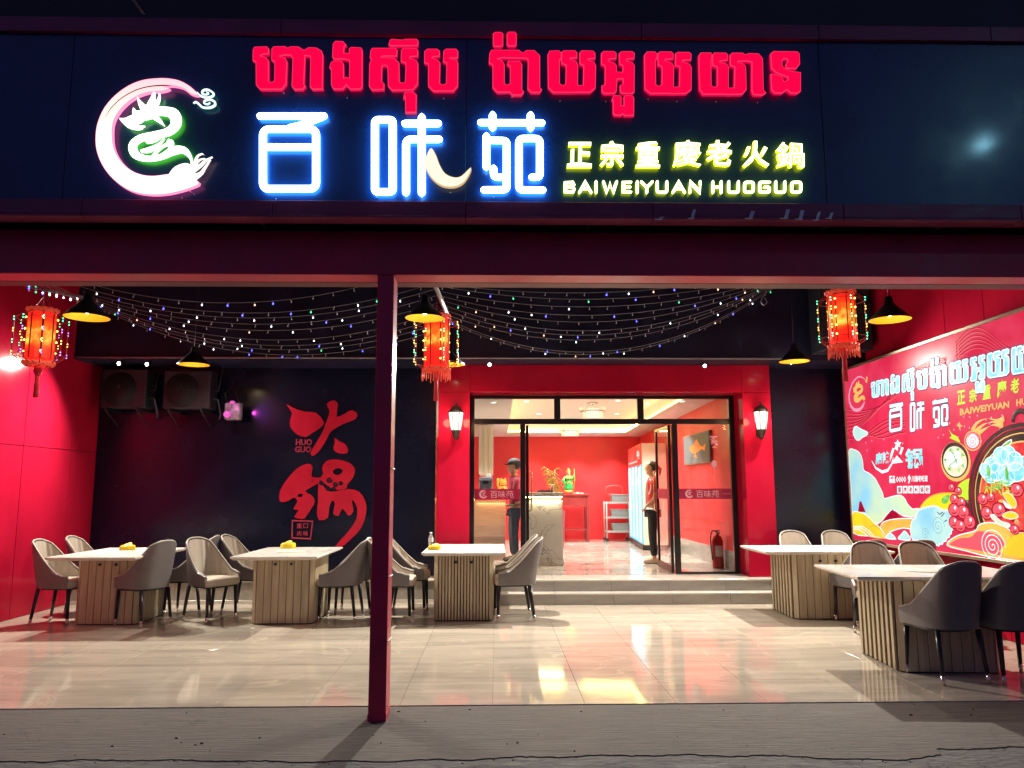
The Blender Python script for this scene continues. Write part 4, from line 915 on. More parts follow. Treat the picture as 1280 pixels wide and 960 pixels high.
def lantern(label, px, ytop, ybot, ytas, Y, rows, fringe, rz):
    c = PY(px, ytop, Y); b_ = PY(px, ybot, Y); h = c.z - b_.z
    t = thing('red_lantern', label, 'lantern', tuple(c), rz, 'red festival lanterns')
    R = h * .20; n = 8
    m_ = MB(); m_.lathe([(R * .86, -.07), (R, -.085), (R, -h + .12), (R * .86, -h + .10)], n, smooth=False); obj('silk_body', m_, LRED, t)
    m_ = MB(); RO = h * .355
    pts = []
    for i in range(n):
        a = 2 * PI * (i + .5) / n; ca_, sa_ = math.cos(a), math.sin(a)
        m_.tube([(ca_ * R * .7, sa_ * R * .7, -.03), (ca_ * RO, sa_ * RO, -.13), (ca_ * RO, sa_ * RO, -h + .15), (ca_ * R * .7, sa_ * R * .7, -h + .04)], .005, 4)
        m_.tube([(ca_ * R * 1.01, sa_ * R * 1.01, -.08), (ca_ * R * 1.01, sa_ * R * 1.01, -h + .11)], .006, 4)
        pts.append((ca_, sa_))
    for z in (-.13, -h + .15): m_.tube([(p_[0] * RO, p_[1] * RO, z) for p_ in pts], .003, 4, closed=True)
    obj('cage', m_, LFR, t)
    for z0, nm in ((-.045, 'top_band'), (-h + .07, 'bottom_band')):
        m_ = MB()
        for q in range(28):
            a = 2 * PI * q / 28; m_.sphere((math.cos(a) * R * 1.05, math.sin(a) * R * 1.05, z0 + .012 * (q % 2)), .013, 5, 4)
        m_.lathe([(R * .9, z0 - .02), (R * 1.0, z0 - .02), (R * 1.0, z0 + .02), (R * .9, z0 + .02)], 16, cap=False); obj(nm, m_, [LBEAD], t)
    m_ = MB(); keys = list(BC); mats = [BC[k] for k in keys]
    nr = len(rows)
    for i, p_ in enumerate(pts):
        for j, k in enumerate(rows):
            z = -.14 - (h - .30) * j / (nr - 1)
            kk = k if not (rows[0] == 'g' and rows[1] == 'p' and i in (2, 3, 4)) else ('g' if j % 2 == 0 else 'y')
            for dz_ in (-.013, .013):
                k0 = len(m_.f); m_.sphere((p_[0] * RO * 1.01, p_[1] * RO * 1.01, z + dz_), .0065, 6, 4, mi=keys.index(kk))
            if i % 2 == 0: m_.sphere((p_[0] * R * 1.04, p_[1] * R * 1.04, z + .02), .010, 6, 4, mi=keys.index('y'))
    tag(obj('bulb', m_, mats, t), kind='stuff')
    if fringe:
        m_ = MB()
        for q in range(34):
            a = 2 * PI * q / 34; L = rnd.uniform(.07, .12); m_.tube([(math.cos(a) * R * 1.08, math.sin(a) * R * 1.08, -h + .06), (math.cos(a) * R * 1.12, math.sin(a) * R * 1.12, -h + .06 - L)], .005, 4)
        obj('fringe', m_, LBEAD, t)
    m_ = MB(); zt = c.z - PY(px, ytas, Y).z
    m_.lathe([(.001, -h + .06), (.035, -h + .05), (.04, -h), (.02, -h - .05), (.001, -h - .06)], 10); m_.lathe([(.018, -h - .04), (.020, -h - .06), (.026, -zt), (.001, -zt)], 10); obj('tassel', m_, TAS, t)
    m_ = MB(); m_.tube([(0, 0, -.03), (0, 0, .1), (0, 0, 4.68 - c.z)], .004, 5); m_.tube([(-R * .7, 0, -.03), (0, 0, .10), (R * .7, 0, -.03)], .004, 5); obj('hanging_cord', m_, LFR, t)
    lamp('POINT', 'lantern_light', (c.x, c.y - .0, c.z - h * .5), 7, (1, .28, .10), R * 1.25)
lantern('red lantern at the left with violet and green bulbs, no fringe', 54, 383, 464, 497, 7.3, 'gpyp', False, .2)
lantern('red lantern behind the middle pendant lamp, beside the portal', 546, 391, 470, 501, 8.6, 'ygygy', True, 0)
lantern('red lantern at the right with green bulbs before the dark duct', 1050, 361, 442, 477, 7.35, 'gygyg', True, .35)

# =================================================================== FAIRY LIGHTS
WIRE = M('pale_wire', (.26, .26, .30), .5)
FB = [M('faint_bulb', (.75, .75, .8), .2, emit=(.7, .7, .8), es=.04), E('white_fairy', (.85, .95, 1), 5, False), E('blue_fairy', (.08, .08, 1), 7, False), E('warm_fairy', (1, .5, .3), 3.5, False), E('green_fairy', (.05, .9, .3), 3, False)]  # bulbs taken as unlit still get a faint glow of their own
def strand(label, group, L, Md, Rr, Y, k, n=26):
    A, B_, C_ = PY(*L, Y), PY(*Md, Y), PY(*Rr, Y)
    t = thing('fairy_light_string', label, 'fairy lights', tuple(A), 0, group)
    # quadratic through three points
    def z(x):
        l0 = (x - B_.x) * (x - C_.x) / ((A.x - B_.x) * (A.x - C_.x)); l1 = (x - A.x) * (x - C_.x) / ((B_.x - A.x) * (B_.x - C_.x)); l2 = (x - A.x) * (x - B_.x) / ((C_.x - A.x) * (C_.x - B_.x))
        return A.z * l0 + B_.z * l1 + C_.z * l2
    pts = [Vector((A.x + (C_.x - A.x) * i / n, Y, z(A.x + (C_.x - A.x) * i / n))) - A for i in range(n + 1)]
    m_ = MB(); m_.tube(pts, .0026, 4, smooth=False); obj('wire', m_, WIRE, t)
    m_ = MB(); step = .21; x = rnd.uniform(0, step)
    while x < (C_.x - A.x):
        p_ = Vector((A.x + x, Y, z(A.x + x))) - A; c = rnd.choices(range(5), (9, 2.6, 1.0, .8, .6))[0]
        jx = rnd.uniform(-.012, .012); m_.tube([p_, p_ + Vector((jx, 0, -.020))], .0022, 4, mi=0)
        m_.sphere((p_.x + jx, p_.y, p_.z - .028), 0.0055 if c == 0 else .0075, 6, 4, mi=c, sz=1.3); x += step * rnd.uniform(.8, 1.25)
    tag(obj('bulb', m_, FB, t), kind='stuff')
SL = [((95, 350), (235, 376.5), (480, 350)), ((100, 358), (300, 391), (545, 353)), ((103, 364), (290, 397), (547, 360)), ((105, 368), (310, 405), (550, 368)), ((107, 371), (330, 413), (552, 377)),
      ((108, 373), (345, 425), (555, 387)), ((110, 375), (345, 432), (557, 394)), ((111, 377), (345, 437), (559, 400)), ((112, 379), (350, 443.5), (561, 407))]
SR = [((545, 354), (700, 366), (890, 353)), ((547, 357), (720, 374), (925, 353.5)), ((549, 364), (720, 383.5), (950, 354)), ((551, 370), (720, 394), (955, 355)), ((554, 376), (720, 402.5), (960, 355)),
      ((556, 382), (730, 413.5), (964, 355)), ((558, 388), (730, 419), (966, 355.5)), ((560, 394), (735, 425), (968, 356)), ((561, 400), (735, 440), (970, 356)), ((562, 403), (740, 443), (971, 357))]
ORD = ['uppermost', 'second from the top', 'third from the top', 'fourth from the top', 'fifth from the top', 'sixth from the top', 'seventh from the top', 'third lowest', 'second lowest', 'lowest']
for i, (a, b_, c) in enumerate(SL): strand('fairy light string sagging in the bay left of the red post, ' + (ORD[:6] + ORD[7:])[i], 'fairy light strings in the left bay', a, b_, c, 7.4 + i * .27, i)
for i, (a, b_, c) in enumerate(SR): strand('fairy light string sagging over the shop entrance right of the post, ' + ORD[i], 'fairy light strings in the right bay', a, b_, c, 7.5 + i * .26, i)
# gathered bundle running up the left corner
t = thing('light_bundle', 'tangled bundle of fairy light wires gathered above the left pendant lamp', 'fairy lights', tuple(PY(60, 360, 7.5)))
m_ = MB(); m2 = MB(); A0 = PY(60, 360, 7.5)
for k in range(7):
    pts = []
    for i in range(12):
        f = i / 11; p_ = PY(20 + 95 * f, 349 + 27 * f + 3 * math.sin(f * 9 + k) + k * .8 - 2, 7.3 + .3 * math.sin(k)); pts.append(p_ - A0)
        if rnd.random() < .5: m2.sphere(pts[-1] + Vector((0, -.01, -.03)), .009, 6, 4, mi=rnd.choices(range(5), (3, 3, 2, 2, 2))[0])
    m_.tube(pts, .0035, 4)
obj('wire', m_, WIRE, t); tag(obj('bulb', m2, FB, t), kind='stuff')
m_ = MB(); m_.tube([PY(541, 350, 6.9), PY(563, 402, 9.6)], .024, 8)
tag(obj('steel_tube', m_, M('pale_tube', (.35, .33, .36), .4, .3)), 'pale steel tube under the ceiling from which the fairy lights fan out', 'tube')
m_ = MB(); m_.tube([PY(*q, 8.5) for q in ((958, 365), (953, 372), (951, 378), (955, 382), (959, 378), (956, 372))], .006, 5)
tag(obj('wire_hook', m_, WIRE), 'loose curled wire end hanging at the right end of the fairy lights', 'wire')

# =================================================================== WALL LANTERNS
BRZ = M('bronze', (.06, .045, .04), .4, .7, noise=((30, 30, 30), .5)); MILK = E('milk_glass', (1, .93, .80), 2.2)
def sconce(label, px, py):
    c = PY(px, py, YPF - .12); t = thing('wall_lantern', label, 'wall lamp', tuple(c), 0, 'carriage lanterns on the portal')
    s = .0106 * 1.0
    m_ = MB(); m_.lathe([(.065, -.14), (.10, .10)], 6, cap=False, smooth=False); obj('milk_pane', m_, MILK, t)
    m_ = MB(); m_.lathe([(.12, .10), (.118, .115), (.095, .13), (.05, .185), (.012, .20), (.012, .225), (.018, .235), (.001, .25)], 12); obj('roof', m_, BRZ, t)
    m_ = MB()
    for i in range(6): a = PI / 3 * i; m_.tube([(math.cos(a) * .067, math.sin(a) * .067, -.145), (math.cos(a) * .103, math.sin(a) * .103, .10)], .006, 4)
    m_.lathe([(.07, -.14), (.078, -.15), (.055, -.17), (.05, -.20), (.018, -.26), (.001, -.27)], 10); obj('frame', m_, BRZ, t)
    m_ = MB(); m_.tube(smooth_path([(0, 0, -.24), (.02, .03, -.27), (.0, .08, -.25), (-.02, .10, -.18)]), .012, 6); m_.box(-.045, .095, -.24, .045, .12, -.08, b=.008); obj('arm', m_, BRZ, t)
    for s_ in (-.17, .17): lamp('POINT', 'lantern_glow', (c.x + s_ * .8, c.y - .06, c.z - .02), 7, (1, .62, .30), .06)
sconce('bronze carriage lantern on the left pillar of the red portal', 570, 525)
sconce('bronze carriage lantern on the right pillar of the red portal', 951.5, 524)

# =================================================================== LIT POSTER ON THE RIGHT WALL
XLB = 5.0
ps = thing('menu_lightbox', 'huge backlit red poster with Khmer lettering, clouds and a hotpot illustration', 'lightbox', (0, 0, 0))
Z0, Z1 = .80, 3.165; Y0_, Y1_ = 5.75, 10.80
m_ = MB(); m_.box(XLB + .004, Y0_, Z0, XR - .002, Y1_, Z1); obj('box', m_, REDG, ps)
FRM = M('bronze_trim', (.45, .33, .24), .3, .6)
for a in ((Y0_ - .03, Y1_ + .03, Z1, Z1 + .035), (Y0_ - .03, Y1_ + .03, Z0 - .035, Z0), (Y1_, Y1_ + .03, Z0 + .001, Z1 - .001), (Y0_ - .03, Y0_, Z0 + .001, Z1 - .001)):
    m_ = MB(); m_.box(XLB - .02, a[0], a[2], XR - .002, a[1], a[3], b=.003); obj('frame', m_, FRM, ps)
def PRN(name, c1, c2=None, scale=3, s=1.0):
    if name in MC: return MC[name]
    m = M(name, tuple(c * .06 for c in c1), .35, emit=c1, es=s, spec=.03)
    if c2:
        t = m.node_tree; b = t.nodes['Principled BSDF']; tc = t.nodes.new('ShaderNodeTexCoord'); n = t.nodes.new('ShaderNodeTexNoise'); n.inputs['Scale'].default_value = scale
        t.links.new(tc.outputs['Object'], n.inputs['Vector']); r = t.nodes.new('ShaderNodeValToRGB'); r.color_ramp.elements[0].position = .38; r.color_ramp.elements[1].position = .62
        r.color_ramp.elements[0].color = (*c1, 1); r.color_ramp.elements[1].color = (*c2, 1); t.links.new(n.outputs[0], r.inputs[0]); t.links.new(r.outputs[0], b.inputs['Emission Color'])
    return m
PR = {'red': PRN('print_red', (.72, .022, .075), (.80, .045, .11), 2.5), 'dred': PRN('print_dark_red', (.40, .005, .03)), 'lred': PRN('print_light_red', (.95, .12, .16)), 'white': PRN('print_white', (.92, .97, 1.0), s=1.1), 'aqua': PRN('print_aqua', (.22, .80, .92), (.60, .95, 1), 9),
      'sky': PRN('print_sky', (.28, .66, .90), (.62, .90, .80), 1.6), 'cloud': PRN('print_cloud', (.32, .70, .92), (.75, .88, .50), 1.3), 'yellow': PRN('print_yellow', (.95, .80, .02), (.98, .60, .04), 2), 'orange': PRN('print_orange', (.95, .36, .05), (.98, .62, .12), 2.5),
      'lime': PRN('print_lime', (.62, .92, .05)), 'green': PRN('print_green', (.10, .50, .10), (.35, .75, .15), 14), 'cream': PRN('print_cream', (.85, .80, .50), (.95, .92, .75), 12), 'pot': PRN('print_pot', (.045, .025, .025), (.14, .05, .04), 3), 'navy': PRN('print_navy', (.03, .08, .22)), 'steel': PRN('print_steel', (.16, .42, .62)),
      'pink': PRN('print_pink', (.95, .35, .50)), 'gold': PRN('print_gold', (.98, .55, .15)), 'broth': PRN('print_broth', (.80, .03, .05), (.92, .14, .07), 7)}
def W(px, py): v = PX(px, py, XLB); return (-v.y, v.z)
def ink(name, mat, layer, polys=None, lines=None, sm=3, wd=.01):
    """flat print: polygons / ribbons in wall units (u=-Y, v=Z)"""
    d = .0012 + layer * .0012; m_ = MB()
    if polys:
        P = []
        for pl_ in polys:
            P.append([a[:2] for a in smooth_path(pl_, sm, True)] if sm > 1 else pl_)
        c = curve_mb(P, .0004); m_.add([(XLB - d - v[2], -v[0], v[1]) for v in c.v], c.f)
    if lines:
        for q in lines: m_.tube([(XLB - d, -a[0], a[1]) for a in q], [(a[2] if len(a) > 2 else wd) for a in q], 6, nrm=(1, 0, 0), flat=.0006)
    return obj(name, m_, PR[mat], ps)
def wp(pts): return [W(*p) for p in pts]
def circ(u, v, r, n=20, ry=None, ph=0): return [(u + r * math.cos(2 * PI * i / n + ph), v + (ry or r) * math.sin(2 * PI * i / n + ph)) for i in range(n)]
def scallop(pts, amp=.03, k=3):
    p = [a[:2] for a in smooth_path(pts, k, True)]; out = []
    for i, a in enumerate(p):
        b_ = p[(i + 1) % len(p)]; dx, dy = b_[0] - a[0], b_[1] - a[1]; L = math.hypot(dx, dy) or 1
        out += [a, (a[0] + dx * .5 + dy / L * -amp, a[1] + dy * .5 + dx / L * amp)]
    return out
ink('background', 'red', 0, [[(-Y1_, Z0), (-Y0_, Z0), (-Y0_, Z1), (-Y1_, Z1)]], sm=1)
def cp(ox, oy, s, pts): return [(ox + x / s, oy + y / s) for x, y in pts]
# wavy topographic lines
LN = []
for k in range(7):
    LN.append([(*W(1057 + 14 * i, 505 + k * 4 + 14 * math.sin(i * .55 + .4 + k * .1) - i * (3.2 + k * .9)), .006) for i in range(10)])
for k in range(5):
    LN.append([(*W(1060 + 9 * i, 512 + k * 5 + i * (5 - k) + 16 * math.sin(i * .5 + k * .35)), .006) for i in range(9)])
for k in range(6):
    LN.append([(*W(1195 + 10 * i, 452 - i * 2 - k * 4 - (13 + k) * math.sin(i * .6 + .2)), .005) for i in range(9)])
ink('wave_line', 'dred', 1, lines=[[(a[0], min(a[1], Z1 - .01), a[2]) for a in smooth_path(q, 3)] for q in LN])
ink('wave_line', 'lred', 1, lines=[[(a[0] + .012, min(a[1] - .012, Z1 - .01), .004) for a in smooth_path(q, 3)] for q in LN])
# logo
lc = lambda x, y: W(1061.5 + (x - 106) / 800 * 24, 473.5 + (y - 95) / 775 * 43 - (x - 106) / 800 * 6)
rg = [(785,203),(690,150),(580,110),(470,108),(350,150),(230,230),(140,360),(110,480),(125,620),(200,735),(320,820),(450,850),(580,840),(680,790),(760,700)]
wdt = [.006, .01, .012, .014, .016, .018, .02, .022, .024, .026, .028, .028, .026, .024, .012]
ink('logo_ring', 'pink', 2, lines=[[(*lc(*q), wdt[i] * .8) for i, q in enumerate(rg)]])
dg_ = [(300,370),(420,330),(540,310),(640,350),(650,420),(560,465),(420,485),(350,540),(370,610),(480,640),(620,590),(720,600),(750,660)]
ink('logo_dragon', 'gold', 3, lines=[[(*lc(*q), .026) for q in smooth_path(dg_, 3)], [(*lc(430, 210), .006), (*lc(430, 330), .05)], [(*lc(520, 190), .006), (*lc(490, 330), .05)], [(*lc(300, 400), .02), (*lc(430, 400), .035)], [(*lc(480, 500), .02), (*lc(440, 600), .03)]])
ink('logo_cloud', 'gold', 3, lines=[[(*lc(830, 160), .016), (*lc(880, 200), .02)], [(*lc(790, 230), .014), (*lc(870, 260), .02)]])
# Khmer heading following the rising baseline
xpos = [(1089.5, 1111.5), (1113, 1125), (1128, 1143.5), (1146, 1160), (1162, 1184.5), (1187.5, 1211), (1213.5, 1232), (1234.5, 1262), (1265, 1297), (1301, 1322)]
def top_y(x): return 478.5 - (x - 1089) * .274
def hgt(x): return 19.0 + (x - 1089) * .085
for (cvn, polys), (xa, xb) in zip(KH, xpos):
    allp = [cvn(*q) for pl_ in polys for q in pl_]
    x0_, x1_ = min(q[0] for q in allp), max(q[0] for q in allp)
    PP = []
    for pl_ in polys:
        r = []
        for q in pl_:
            X, Y = cvn(*q); u = (X - x0_) / (x1_ - x0_); v = (Y - 58) / 53
            xx = xa + u * (xb - xa); r.append(W(xx, top_y(xx) + v * hgt(xx)))
        PP.append(r)
    big = ink('khmer_shadow', 'navy', 2, lines=[[(a[0], a[1], .016) for a in r + [r[0]]] for r in PP])
    ink('khmer_letter', 'aqua', 3, PP, sm=1)
    ink('khmer_outline', 'white', 4, lines=[[(a[0], a[1], .0075) for a in r + [r[0]]] for r in PP])
# 百味苑
def hanz(paths, conv, x0, y0, x1, y1, s0, s1, name):
    LL = []
    for p_ in paths:
        q = p_[1:] + [p_[1]] if p_[0] == 'o' else p_
        r = []
        for a in q:
            X, Y = conv(*a); u = (X - s0[0]) / (s1[0] - s0[0]); v = (Y - s0[1]) / (s1[1] - s0[1]); xx = x0 + u * (x1 - x0)
            r.append((*W(xx, y0 + v * (y1 - y0) - u * (x1 - x0) * .20), .021))
        LL.append(r)
    ink(name, 'navy', 2, lines=[[(a[0], a[1], .030) for a in r] for r in LL]); ink(name, 'white', 3, lines=LL)
hanz([[(92, 445), (372, 445)], [(366, 449), (262, 488), (225, 496)], arc_rect(102, 503, 338, 768, 26), [(112, 583), (328, 583)]], ca, 1112.5, 508, 1129, 539, (326, 145), (404, 236), 'printed_character')
hanz([arc_rect(600, 461, 679, 782, 14), [(735, 478), (880, 478)], [(808, 452), (808, 785)], rc([(738, 783), (738, 548), (884, 548)], 24)], ca, 1139, 504.5, 1156, 538, (469, 147), (549, 240), 'printed_character')
hanz([[(95, 152), (725, 156)], [(215, 78), (215, 203)], [(611, 80), (611, 205)], [(150, 298), (150, 612)], rc([(160, 337), (362, 340), (362, 852), (128, 855)], 40), rc([(225, 637), (228, 722), (350, 722)], 50),
      rc([(628, 722), (708, 722), (708, 318), (490, 318), (490, 855), (735, 857)], 50)], cb, 1166, 500.5, 1186, 533.5, (600, 144), (680, 238), 'printed_character')
# yellow line of characters and latin
def ptext(body, xa, xb, yb, yt, slope, mat, layer, name, off=.02):
    t = text_mb(body, .0004, off, 1, 1); x0_, x1_ = min(v[0] for v in t.v), max(v[0] for v in t.v); y0_, y1_ = min(v[1] for v in t.v), max(v[1] for v in t.v)
    d = .0012 + layer * .0012; out = []
    for v in t.v:
        u = (v[0] - x0_) / (x1_ - x0_); q = (v[1] - y0_) / (y1_ - y0_); xx = xa + u * (xb - xa); p_ = PX(xx, yb + (yt - yb) * q - u * (xb - xa) * slope, XLB); out.append((XLB - d - v[2], p_.y, p_.z))
    t.v = out; return obj(name, t, PR[mat], ps)
for ch, xa, xb, yb, yt in (('正', 1197, 1207, 506.5, 489), ('宗', 1212, 1221.5, 503.5, 487), ('重', 1229, 1239, 500, 482), ('慶', 1247, 1259, 497.5, 477), ('老', 1264, 1274.5, 492.5, 474)): ptext(ch, xa, xb, yb, yt, .2, 'lime', 3, 'printed_character', .03)
ptext('BAIWEIYUAN', 1200.5, 1262, 519.5, 511, .16, 'gold', 3, 'printed_lettering', .03)
ptext('HUOGUO', 1271, 1312, 508, 499, .16, 'gold', 3, 'printed_lettering', .03)
# lower left brush title 麻辣火锅
ptext('麻辣', 1095, 1112, 581, 566, .12, 'aqua', 3, 'printed_title', .03)
ptext('火', 1113, 1131, 580, 556, .12, 'white', 4, 'printed_title', .035)
ptext('锅', 1132, 1154, 586, 561, .05, 'aqua', 3, 'printed_title', .03)
ink('printed_bowl', 'white', 2, lines=[[(*W(*q), wd_) for q, wd_ in (((1090, 576), .006), ((1095, 585), .014), ((1103, 590), .02), ((1110, 588), .018), ((1115, 580), .012), ((1117, 572), .005))]])
ink('printed_star', 'white', 3, [wp(cp(1055, 480, 8, [(540, 555), (552, 582), (580, 585), (560, 605), (568, 635), (542, 618), (515, 635), (525, 605), (505, 588), (530, 582)]))], sm=1)
ink('printed_chopstick', 'dred', 3, lines=[[(*W(1130, 551), .01), (*W(1122, 578), .006)]])
ptext('精品 OOOO', 1112, 1133, 604, 594.5, .02, 'white', 3, 'printed_lettering', .03)
ptext('9', 1135, 1139, 605, 593.5, .02, 'white', 3, 'printed_lettering', .05)
ptext('川渝老味道', 1140, 1160, 602.5, 594.5, .02, 'white', 3, 'printed_lettering', .02)
for i in range(6):
    xa = 1122 + i * 7
    ink('printed_tile', 'white', 3, [wp([(xa, 607.6 - i * .1), (xa + 5.9, 607.5 - i * .1), (xa + 5.9, 616.6), (xa, 616.5)])], sm=1)
    ptext('重庆老火锅味'[i], xa + 1, xa + 5, 615.4, 608.8, 0, 'dred', 4, 'printed_character', .02)
# clouds and hills
ck4 = lambda pts: wp(cp(1060, 580, 8, pts))
def edge(p_, sm=3): q = smooth_path(p_, sm, True); return [(a[0], a[1], .006) for a in q] + [(q[0][0], q[0][1], .006)]
def blob(name, mat, layer, pts, outline='white', sm=3):
    lim = [(max(-Y1_ + .01, a), min(max(b_, Z0 + .012), Z1 - .01)) for a, b_ in pts]
    ink(name, mat, layer, [lim], sm=1 if sm == 1 else sm)
    if outline: ink(name + '_outline', outline, layer + 1, lines=[edge(lim, sm)])
blob('printed_cloud', 'sky', 2, scallop(wp(cp(1055, 480, 8, [(95, 490), (105, 440), (130, 428), (160, 450), (185, 462), (215, 475), (242, 492), (215, 515), (185, 530), (150, 560), (120, 545)])), .012, 2), 'white', 1)
blob('printed_cloud', 'cloud', 2, ck4([(8, -130), (60, -145), (120, -110), (150, -30), (160, 60), (210, 90), (270, 140), (310, 210), (350, 290), (365, 345), (430, 330), (520, 312), (570, 345), (600, 400), (650, 450), (700, 445), (740, 470), (730, 530), (560, 520), (440, 460), (300, 600), (180, 500), (100, 490), (40, 480), (20, 300), (12, 60)]))
blob('printed_peak', 'dred', 4, ck4([(105, 480), (118, 380), (135, 370), (180, 480)]), None, 1); blob('printed_peak', 'dred', 4, ck4([(360, 570), (420, 480), (450, 455), (530, 530), (560, 570)]), None, 1); blob('printed_peak', 'red', 4, ck4([(540, 545), (700, 530), (700, 570), (540, 570)]), None, 1)
blob('printed_hill', 'orange', 5, ck4([(340, 600), (420, 560), (560, 545), (690, 560), (700, 660), (560, 640), (430, 680), (380, 740), (340, 680)]))
blob('printed_hill', 'yellow', 5, ck4([(35, 490), (130, 485), (200, 520), (270, 590), (330, 640), (380, 738), (250, 722), (60, 690)]))
blob('printed_hill', 'yellow', 6, ck4([(200, 660), (260, 615), (320, 650), (380, 740), (220, 725)]), 'orange')
ink('printed_hill_line', 'white', 7, lines=[[(*W(*q), .006) for q in cp(1060, 580, 8, p_)] for p_ in ([(62, 640), (140, 640), (200, 680), (240, 722)], [(62, 625), (150, 622), (215, 665), (270, 725)], [(62, 655), (120, 658), (170, 690), (205, 718)])])
blob('printed_hill', 'red', 6, ck4([(395, 745), (440, 700), (540, 650), (640, 690), (650, 760)]), None)
blob('printed_hill', 'yellow', 5, ck4([(710, 560), (720, 450), (800, 350), (900, 300), (1050, 290), (1100, 330), (1100, 500), (900, 560)]), 'orange')
blob('printed_cloud', 'sky', 7, ck4([(390, 742), (410, 700), (440, 695), (480, 735), (480, 752)])); blob('printed_cloud', 'sky', 7, ck4([(510, 748), (545, 700), (575, 670), (620, 720), (625, 760)]))
blob('printed_cloud', 'sky', 8, scallop(ck4([(650, 740), (645, 600), (690, 540), (720, 470), (790, 445), (880, 430), (960, 470), (1030, 480), (1050, 600), (1030, 700), (930, 800), (830, 800), (740, 760)]), .02), 'white', 1)
def spiral(px, py, r, n, mat, layer, wd_=.004, turns=2.4):
    u, v = W(px, py); ink('printed_spiral', mat, layer, lines=[[(u + r * (1 - i / n) * math.cos(i / n * turns * 2 * PI), v + r * (1 - i / n) * .85 * math.sin(i / n * turns * 2 * PI), wd_) for i in range(n)]])
spiral(1174, 658, .13, 50, 'steel', 10, .003); spiral(1158, 667, .08, 40, 'steel', 10, .003)
ink('printed_leaf', 'green', 10, [wp(cp(1060, 580, 8, [(950, 390), (955, 340), (1000, 310), (1030, 320), (1000, 390)]))])
ink('printed_bird', 'navy', 10, lines=[[(*W(*q), .006) for q in p_] for p_ in ([(1173, 640), (1176, 643), (1180, 640)], [(1178, 646), (1182, 641)], [(1182, 652), (1185, 650)])])
# right part
ck6 = lambda pts: wp(cp(1160, 590, 8, pts))
blob('printed_hill', 'lime', 5, ck6([(300, 150), (360, 90), (450, 60), (520, 120), (520, 300), (420, 330), (300, 230)]), None)
blob('printed_hill', 'orange', 9, ck6([(200, 730), (300, 640), (480, 590), (520, 530), (620, 505), (760, 530), (860, 600), (1000, 610), (1300, 600), (1300, 900), (700, 860), (400, 790)]))
blob('printed_hill', 'lred', 11, ck6([(230, 735), (320, 660), (440, 645), (500, 590), (590, 590), (700, 620), (780, 700), (800, 840), (560, 800)]), 'gold')
blob('printed_hill', 'yellow', 12, ck6([(775, 830), (800, 720), (860, 640), (1000, 610), (1400, 640), (1500, 900)]), 'orange')
spiral(1160 + 665 / 8, 590 + 740 / 8, .20, 60, 'white', 15, .0055, 3.6)
# hotpot
PU, PV = -7.2, 1.36
blob('printed_pot', 'pot', 6, circ(PU, PV, .89, 48, .76), 'dred', 1)
ink('printed_pot_handle', 'pot', 6, lines=[[(PU + .02 + .11 * math.cos(a), PV + .77 + .10 * math.sin(a), .025) for a in [PI * i / 10 for i in range(11)]]])
ink('printed_pot_handle', 'pot', 6, lines=[[(PU - .93, PV - .1, .04), (PU - .93, PV + .02, .04)]])
ink('printed_pot_gleam', 'gold', 7, lines=[[(PU + .78 * math.cos(a), PV + .66 * math.sin(a), .006) for a in [PI * (.45 + i * .05) for i in range(18)]]])
ink('printed_pot_gleam', 'dred', 7, lines=[[(PU + .83 * math.cos(a), PV + .71 * math.sin(a), .009) for a in [PI * (.4 + i * .05) for i in range(20)]]])
ink('printed_broth', 'broth', 8, [circ(PU, PV, .70, 44, .58)], sm=1)
ink('printed_pot_rim', 'gold', 9, lines=[[(PU + .70 * math.cos(a), PV + .58 * math.sin(a), .008) for a in [2 * PI * i / 44 for i in range(45)]]])
ck5 = lambda pts: wp(cp(1160, 490, 8, pts))
blob('printed_tofu', 'sky', 10, ck5([(540, 760), (570, 710), (640, 690), (690, 640), (730, 590), (800, 580), (860, 640), (930, 650), (1000, 660), (1010, 850), (850, 900), (760, 880), (650, 880), (570, 860)]))
blob('printed_greens', 'green', 9, ck5([(740, 560), (800, 500), (850, 480), (830, 530), (760, 590)])); blob('printed_greens', 'green', 9, ck5([(590, 700), (660, 620), (700, 600), (680, 660), (620, 710)]), 'cream')
rr_ = random.Random(3)
LV = []
for i in range(46):
    u, v = W(1160 + (700 + rr_.uniform(-110, 130)) / 8, 590 + (130 + rr_.uniform(-60, 80)) / 8); a = rr_.uniform(0, PI); LV.append([(u - .04 * math.cos(a), v - .04 * math.sin(a), .003), (u, v, .008), (u + .04 * math.cos(a), v + .04 * math.sin(a), .003)])
ink('printed_greens', 'lime', 11, lines=LV[:24]); ink('printed_greens', 'green', 12, lines=LV[24:])
for cx, cy, rx_, ry_ in ((590, 780, .10, .07), (650, 730, .12, .08), (745, 640, .12, .09), (820, 630, .11, .09), (880, 690, .12, .09), (700, 800, .13, .09), (800, 850, .12, .08), (900, 800, .12, .09), (640, 850, .10, .06)):
    u, v = W(1160 + cx / 8, 490 + cy / 8); cc = circ(u, v, rx_, 16, ry_); ink('printed_tofu', 'aqua', 11, [cc], sm=1); ink('printed_tofu_outline', 'white', 12, lines=[[(a[0], a[1], .005) for a in cc + [cc[0]]]])
for k in range(22):
    a = rr_.uniform(1.7, 4.6); q = rr_.uniform(.35, .95); u, v = PU + .62 * q * math.cos(a), PV + .50 * q * math.sin(a) - .05
    if v < 1.45: ink('printed_spice', ('dred', 'gold', 'lime', 'lred')[k % 4], 9, [circ(u, v, rr_.uniform(.015, .05), 8, rr_.uniform(.012, .035), k)], sm=1)
